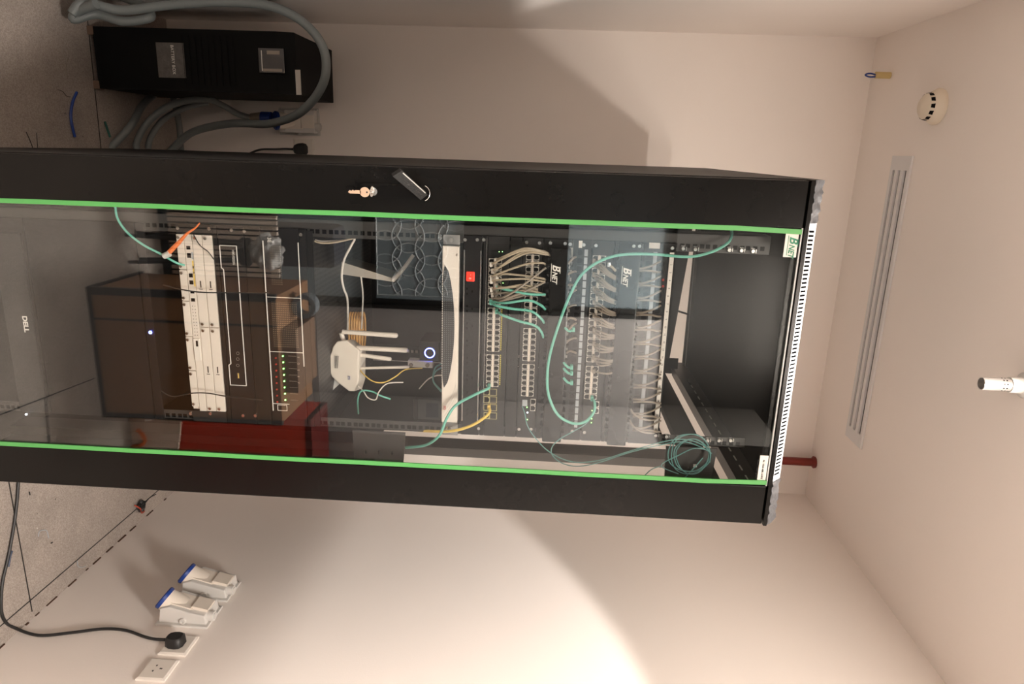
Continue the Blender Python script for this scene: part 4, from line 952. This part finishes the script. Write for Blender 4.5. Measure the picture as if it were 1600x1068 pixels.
def industrial(label, o, U, N, s=1.0, opened=True, group=None):
    """weatherproof industrial outlet: sloping grey housing with a blue round lid underneath"""
    F = frame(o, U, N); t = thing('industrial_outlet', label, 'socket', o, group)
    b = MB(); fbox(b, F, (-.055, .0006, -.085), (.055, .008, .085)); obj('back_plate', b, GRYP, t)
    # housing: profile in (n, z) pushed across u
    prof = [(.008, -.078), (.058, -.070), (.066, -.040), (.050, .020), (.040, .074), (.008, .078)]
    b = MB(); W_ = .046
    b.prism([F(-W_, n, z) for n, z in prof], Vector(U)*2*W_)
    ho = obj('housing', b, GRYP, t); mo = ho.modifiers.new('b', 'BEVEL'); mo.width = .003; mo.segments = 2
    b = MB(); prof2 = [(.050, .018), (.060, .026), (.050, .076), (.040, .074)]
    b.prism([F(-.026, n, z) for n, z in prof2], Vector(U)*.052)
    b.prism([F(-.03, n, z) for n, z in [(.062, -.040), (.070, -.040), (.052, .030), (.048, .022)]], Vector(U)*.06)
    obj('raised_cover', b, IVO, t)
    # tilted collar and round blue lid
    c = F(0, .044, -.050); ax = (F(0, .62, -.78)-F(0, 0, 0)).normalized()
    obj('collar', MB().lathe(c, [(.046, -.03), (.036, .024), (.036, .028), (.0, .028)], ax, 28), IVO, t, True)
    obj('blue_lid', MB().lathe(c+ax*.028, [(.0, .0), (.037, .0), (.038, .010), (.034, .014), (.0, .014)], ax, 28).box(c+ax*.034-Vector((.006, .006, .002)), c+ax*.034+Vector((.006, .006, .012))), BLUEC, t, True)
    for sgn in (-1, 1):
        q = F(sgn*.049, .020, .004); u_ = Vector(U)*sgn
        obj('side_screw', MB().lathe(q, [(.010, -.004), (.010, .004), (.005, .0045), (.005, .001), (0, .001)], tuple(u_), 16), GRYP, t, True)
    obj('top_boss', MB().cyl(F(.02, .024, .074), F(.02, .024, .094), .016, n=20).cyl(F(.02, .024, .094), F(.02, .024, .097), .011, n=16), GRYP, t, True)
    obj('plate_screw', MB().cyl(F(-.048, .008, .079), F(-.048, .010, .079), .003).cyl(F(-.048, .008, -.079), F(-.048, .010, -.079), .003), STEEL, t, True)
    return F
industrial('nearer blue-lidded industrial outlet on the right wall', (XR, .392, .490), *RW, group='industrial outlets on the right wall')
industrial('farther blue-lidded industrial outlet on the right wall', (XR, .530, .492), *RW, group='industrial outlets on the right wall')
industrial('grey industrial outlet on the dim back wall with a conduit plug', (-.128, YB, .540), *BW, group='industrial outlets on the back wall')
industrial('grey industrial outlet half hidden behind the black tower', (-.262, YB, .540), *BW, group='industrial outlets on the back wall')
q = HY(393, 184, 1.455)
t = thing('industrial_plug', 'grey and blue plug at the end of a conduit below the back outlet', 'plug', (q.x, 1.45, .39))
obj('blue_sleeve', MB().cyl((q.x+.0, 1.452, q.z+.045), (q.x+.0, 1.452, q.z+.085), .026, n=20), BLUEC, t, True)
obj('grey_grip', MB().cyl((q.x, 1.452, q.z), (q.x, 1.452, q.z+.045), .018, .024, n=20), GREYC, t, True)

# ------------------------------------------------------------------ ceiling things
c = Vector((-.222, .955, ZC))
t = thing('smoke_detector', 'round cream smoke detector with dark vents on the ceiling', 'smoke detector', c)
obj('base', MB().lathe(c, [(.0, -.0004), (.056, -.0004), (.057, -.012), (.050, -.024)], n=40), mat('aged cream plastic', (.76, .68, .56), .45), t, True)
obj('dome', MB().lathe(c, [(.050, -.024), (.042, -.034), (.040, -.046), (.030, -.054), (.0, -.057)], n=40), MATS['aged cream plastic'], t, True)
for k in range(12):
    a_ = 2*math.pi*k/12; d = Vector((math.cos(a_), math.sin(a_), 0)); tt = Vector((-d.y, d.x, 0)); u0 = c+d*.0425+Vector((0, 0, -.0335)); u1 = c+d*.0405+Vector((0, 0, -.045))
    obj('vent', MB().prism([u0-tt*.007, u0+tt*.007, u1+tt*.0055, u1-tt*.0055], d*.0012), PIT_, t)
dfx0, dfx1, dfy0, dfy1 = -.066, 1.034, 1.056, 1.20
t = thing('linear_air_diffuser', 'long grey slot diffuser in the ceiling with three dark slots', 'air vent', ((dfx0+dfx1)/2, (dfy0+dfy1)/2, ZC))
DIF = mat('pale grey aluminium', (.70, .70, .70), .4); 
obj('backing', MB().box((dfx0+.004, dfy0+.004, ZC-.0012), (dfx1-.004, dfy1-.004, ZC-.0004)), mat('slot shade grey', (.13, .125, .12), .6), t)
o = MB(); o.box((dfx0, dfy0, ZC-.008), (dfx1, dfy0+.020, ZC-.0006)).box((dfx0, dfy1-.020, ZC-.008), (dfx1, dfy1, ZC-.0006)).box((dfx0, dfy0+.0201, ZC-.008), (dfx0+.05, dfy1-.0201, ZC-.0006)).box((dfx1-.05, dfy0+.0201, ZC-.008), (dfx1, dfy1-.0201, ZC-.0006))
obj('frame', o, DIF, t)
wsl = (dfy1-dfy0-.04)/5
for k in (1, 3): obj('bar', MB().box((dfx0+.05, dfy0+.02+k*wsl, ZC-.010), (dfx1-.05, dfy0+.02+(k+1)*wsl, ZC-.001)), DIF, t)
t = thing('conduit_stub', 'short yellow conduit end with a blue wire loop by the ceiling corner', 'conduit', (-.357, 1.343, ZC))
obj('stub', MB().cyl((-.357, 1.343, ZC-.0005), (-.357, 1.343, ZC-.055), .012, n=16), mat('yellowed pvc', (.62, .48, .22), .5), t, True)
obj('wire_loop', MB().tube([(-.357, 1.343, ZC-.05), (-.362, 1.343, ZC-.075), (-.357, 1.343, ZC-.092), (-.350, 1.343, ZC-.075), (-.352, 1.340, ZC-.045)], .003, 8), BLUEC, t, True)
q = H(1604, 602, 2, ZC); 
t = thing('gas_nozzle', 'bright metal perforated gas nozzle hanging from the ceiling', 'nozzle', (q.x, q.y, ZC))
obj('collar', MB().lathe((q.x, q.y, ZC), [(.034, -.0004), (.034, -.008), (.022, -.016), (.020, -.045), (.0, -.045)], n=28), GRYP, t, True)
nb_ = MB().lathe((q.x, q.y, ZC-.045), [(.017, 0), (.017, -.070), (.0145, -.070), (.0145, -.040), (0, -.038)], n=28)
for k in range(10):
    a_ = 2*math.pi*k/10; d = Vector((math.cos(a_), math.sin(a_), 0))
    for zz in (-.058, -.066): nb_.cyl(Vector((q.x, q.y, ZC+zz-.0))+d*.0160, Vector((q.x, q.y, ZC+zz))+d*.0176, .0018, n=8, mi=1)
obj('nozzle_tube', nb_, [mat('satin aluminium', (.78, .76, .74), .28, metal=.8), PIT_], t, True)
t = thing('sprinkler_pipe', 'short dark red pipe dropping from the ceiling at the back corner', 'pipe', (1.277, 1.46, ZC))
obj('pipe', MB().cyl((1.277, 1.46, ZC-.001), (1.277, 1.46, ZC-.30), .0185, n=20), mat('dark red gloss paint', (.19, .018, .01), .3), t, True)
obj('ceiling_rosette', MB().lathe((1.277, 1.46, ZC), [(.026, -.0004), (.028, -.008), (.019, -.016)], n=20), MATS['dark red gloss paint'], t, True)

# ------------------------------------------------------------------ litter on the floor
def litter(name, label, pts, m, r, cat='wire offcut', group='wire offcuts on the floor'):
    P = [H(x, y, 2, r*1.0) for x, y in pts]; return tag(obj(name, MB().tube(P, r, 7), m, None, True), label, cat, group)
litter('cable_offcut', 'curved bright blue cable offcut on the dim floor at the left', [(120, 144), (113, 162), (111, 185), (117, 214)], BLUEC, .0045)
litter('cable_offcut', 'small dark green wire scrap near the conduits', [(164, 190), (168, 202), (172, 214)], mat('dark green wire', (.03, .12, .10), .5), .004)
litter('wire_strand', 'hair-thin black wire curl left of the blue offcut', [(90, 140), (98, 143), (104, 150), (110, 151)], RUB, .0009)
litter('wire_strand', 'thin black wire slanting by the cabinet edge, longer one', [(41, 206), (48, 222), (53, 236)], RUB, .0012)
litter('wire_strand', 'thin black wire beside the longer slanting one', [(57, 207), (59, 233)], RUB, .0010)
litter('wire_strand', 'pale thin strand left of the tower foot', [(107, 90), (103, 105), (106, 123)], GREYC, .0012)
litter('cable_tie', 'bent blue-grey clip shape on the floor by the black flex', [(60, 838), (61, 831), (66, 828), (73, 829), (76, 840)], STRIP, .0016)
litter('cable_tie', 'curved blue-grey strand by the wall-side floor joint', [(121, 876), (122, 884), (128, 886), (134, 884)], STRIP, .0014)
litter('wire_strand', 'tiny dark scrap below the bent clip shape', [(80, 848), (82, 847)], RUB, .002)
litter('cable_offcut', 'flat dark blue offcut under the black flex', [(12, 885), (15, 868), (18, 860)], mat('navy wire', (.03, .05, .10), .5), .005)
litter('wire_strand', 'short dark dash near the cabinet edge on the lit floor', [(46, 768), (47, 773)], RUB, .0018)
q = H(216, 790, 2, 0)
t = thing('scrap_heap', 'small clump of black and red rag scraps against the wall joint', 'rubbish', q)
bm = bmesh.new(); bmesh.ops.create_icosphere(bm, subdivisions=3, radius=1); b = MB()
for v in bm.verts:
    d = v.co.normalized(); f = 1+random.uniform(-.25, .25); v.co = Vector((d.x*.022*f, d.y*.02*f, .014+d.z*.014*f))+q
b.add([v.co.copy() for v in bm.verts], [[v.index for v in f.verts] for f in bm.faces]); bm.free(); obj('rag', b, RUB, t)
obj('red_wire', MB().tube([q+Vector((-.02, -.03, .004)), q+Vector((0, -.02, .02)), q+Vector((.03, .0, .012)), q+Vector((.04, .03, .004))], .003, 6), mat('dull red wire', (.4, .06, .03), .5), t, True)
obj('black_tail', MB().tube([q+Vector((0, .0, .02)), q+Vector((-.02, .03, .03)), q+Vector((-.03, .05, .05))], .002, 6), RUB, t, True)
random.seed(11); k = 0
for i in range(14):
    x, y = random.uniform(20, 200), random.choice([random.uniform(165, 232), random.uniform(770, 840)])
    if y > 700 and x > 120: continue
    q = H(x, y, 2, 0)
    tag(obj('debris_flake', MB().prism([q+Vector((random.uniform(-.004, .004), random.uniform(-.004, .004), .0005)) for _ in range(3)], (0, 0, .0012)), INK if i % 3 else LABEL), ('tiny dark flake on the floor' if i % 3 else 'tiny pale flake on the floor'), 'debris', 'dark flakes on the floor' if i % 3 else 'pale flakes on the floor')
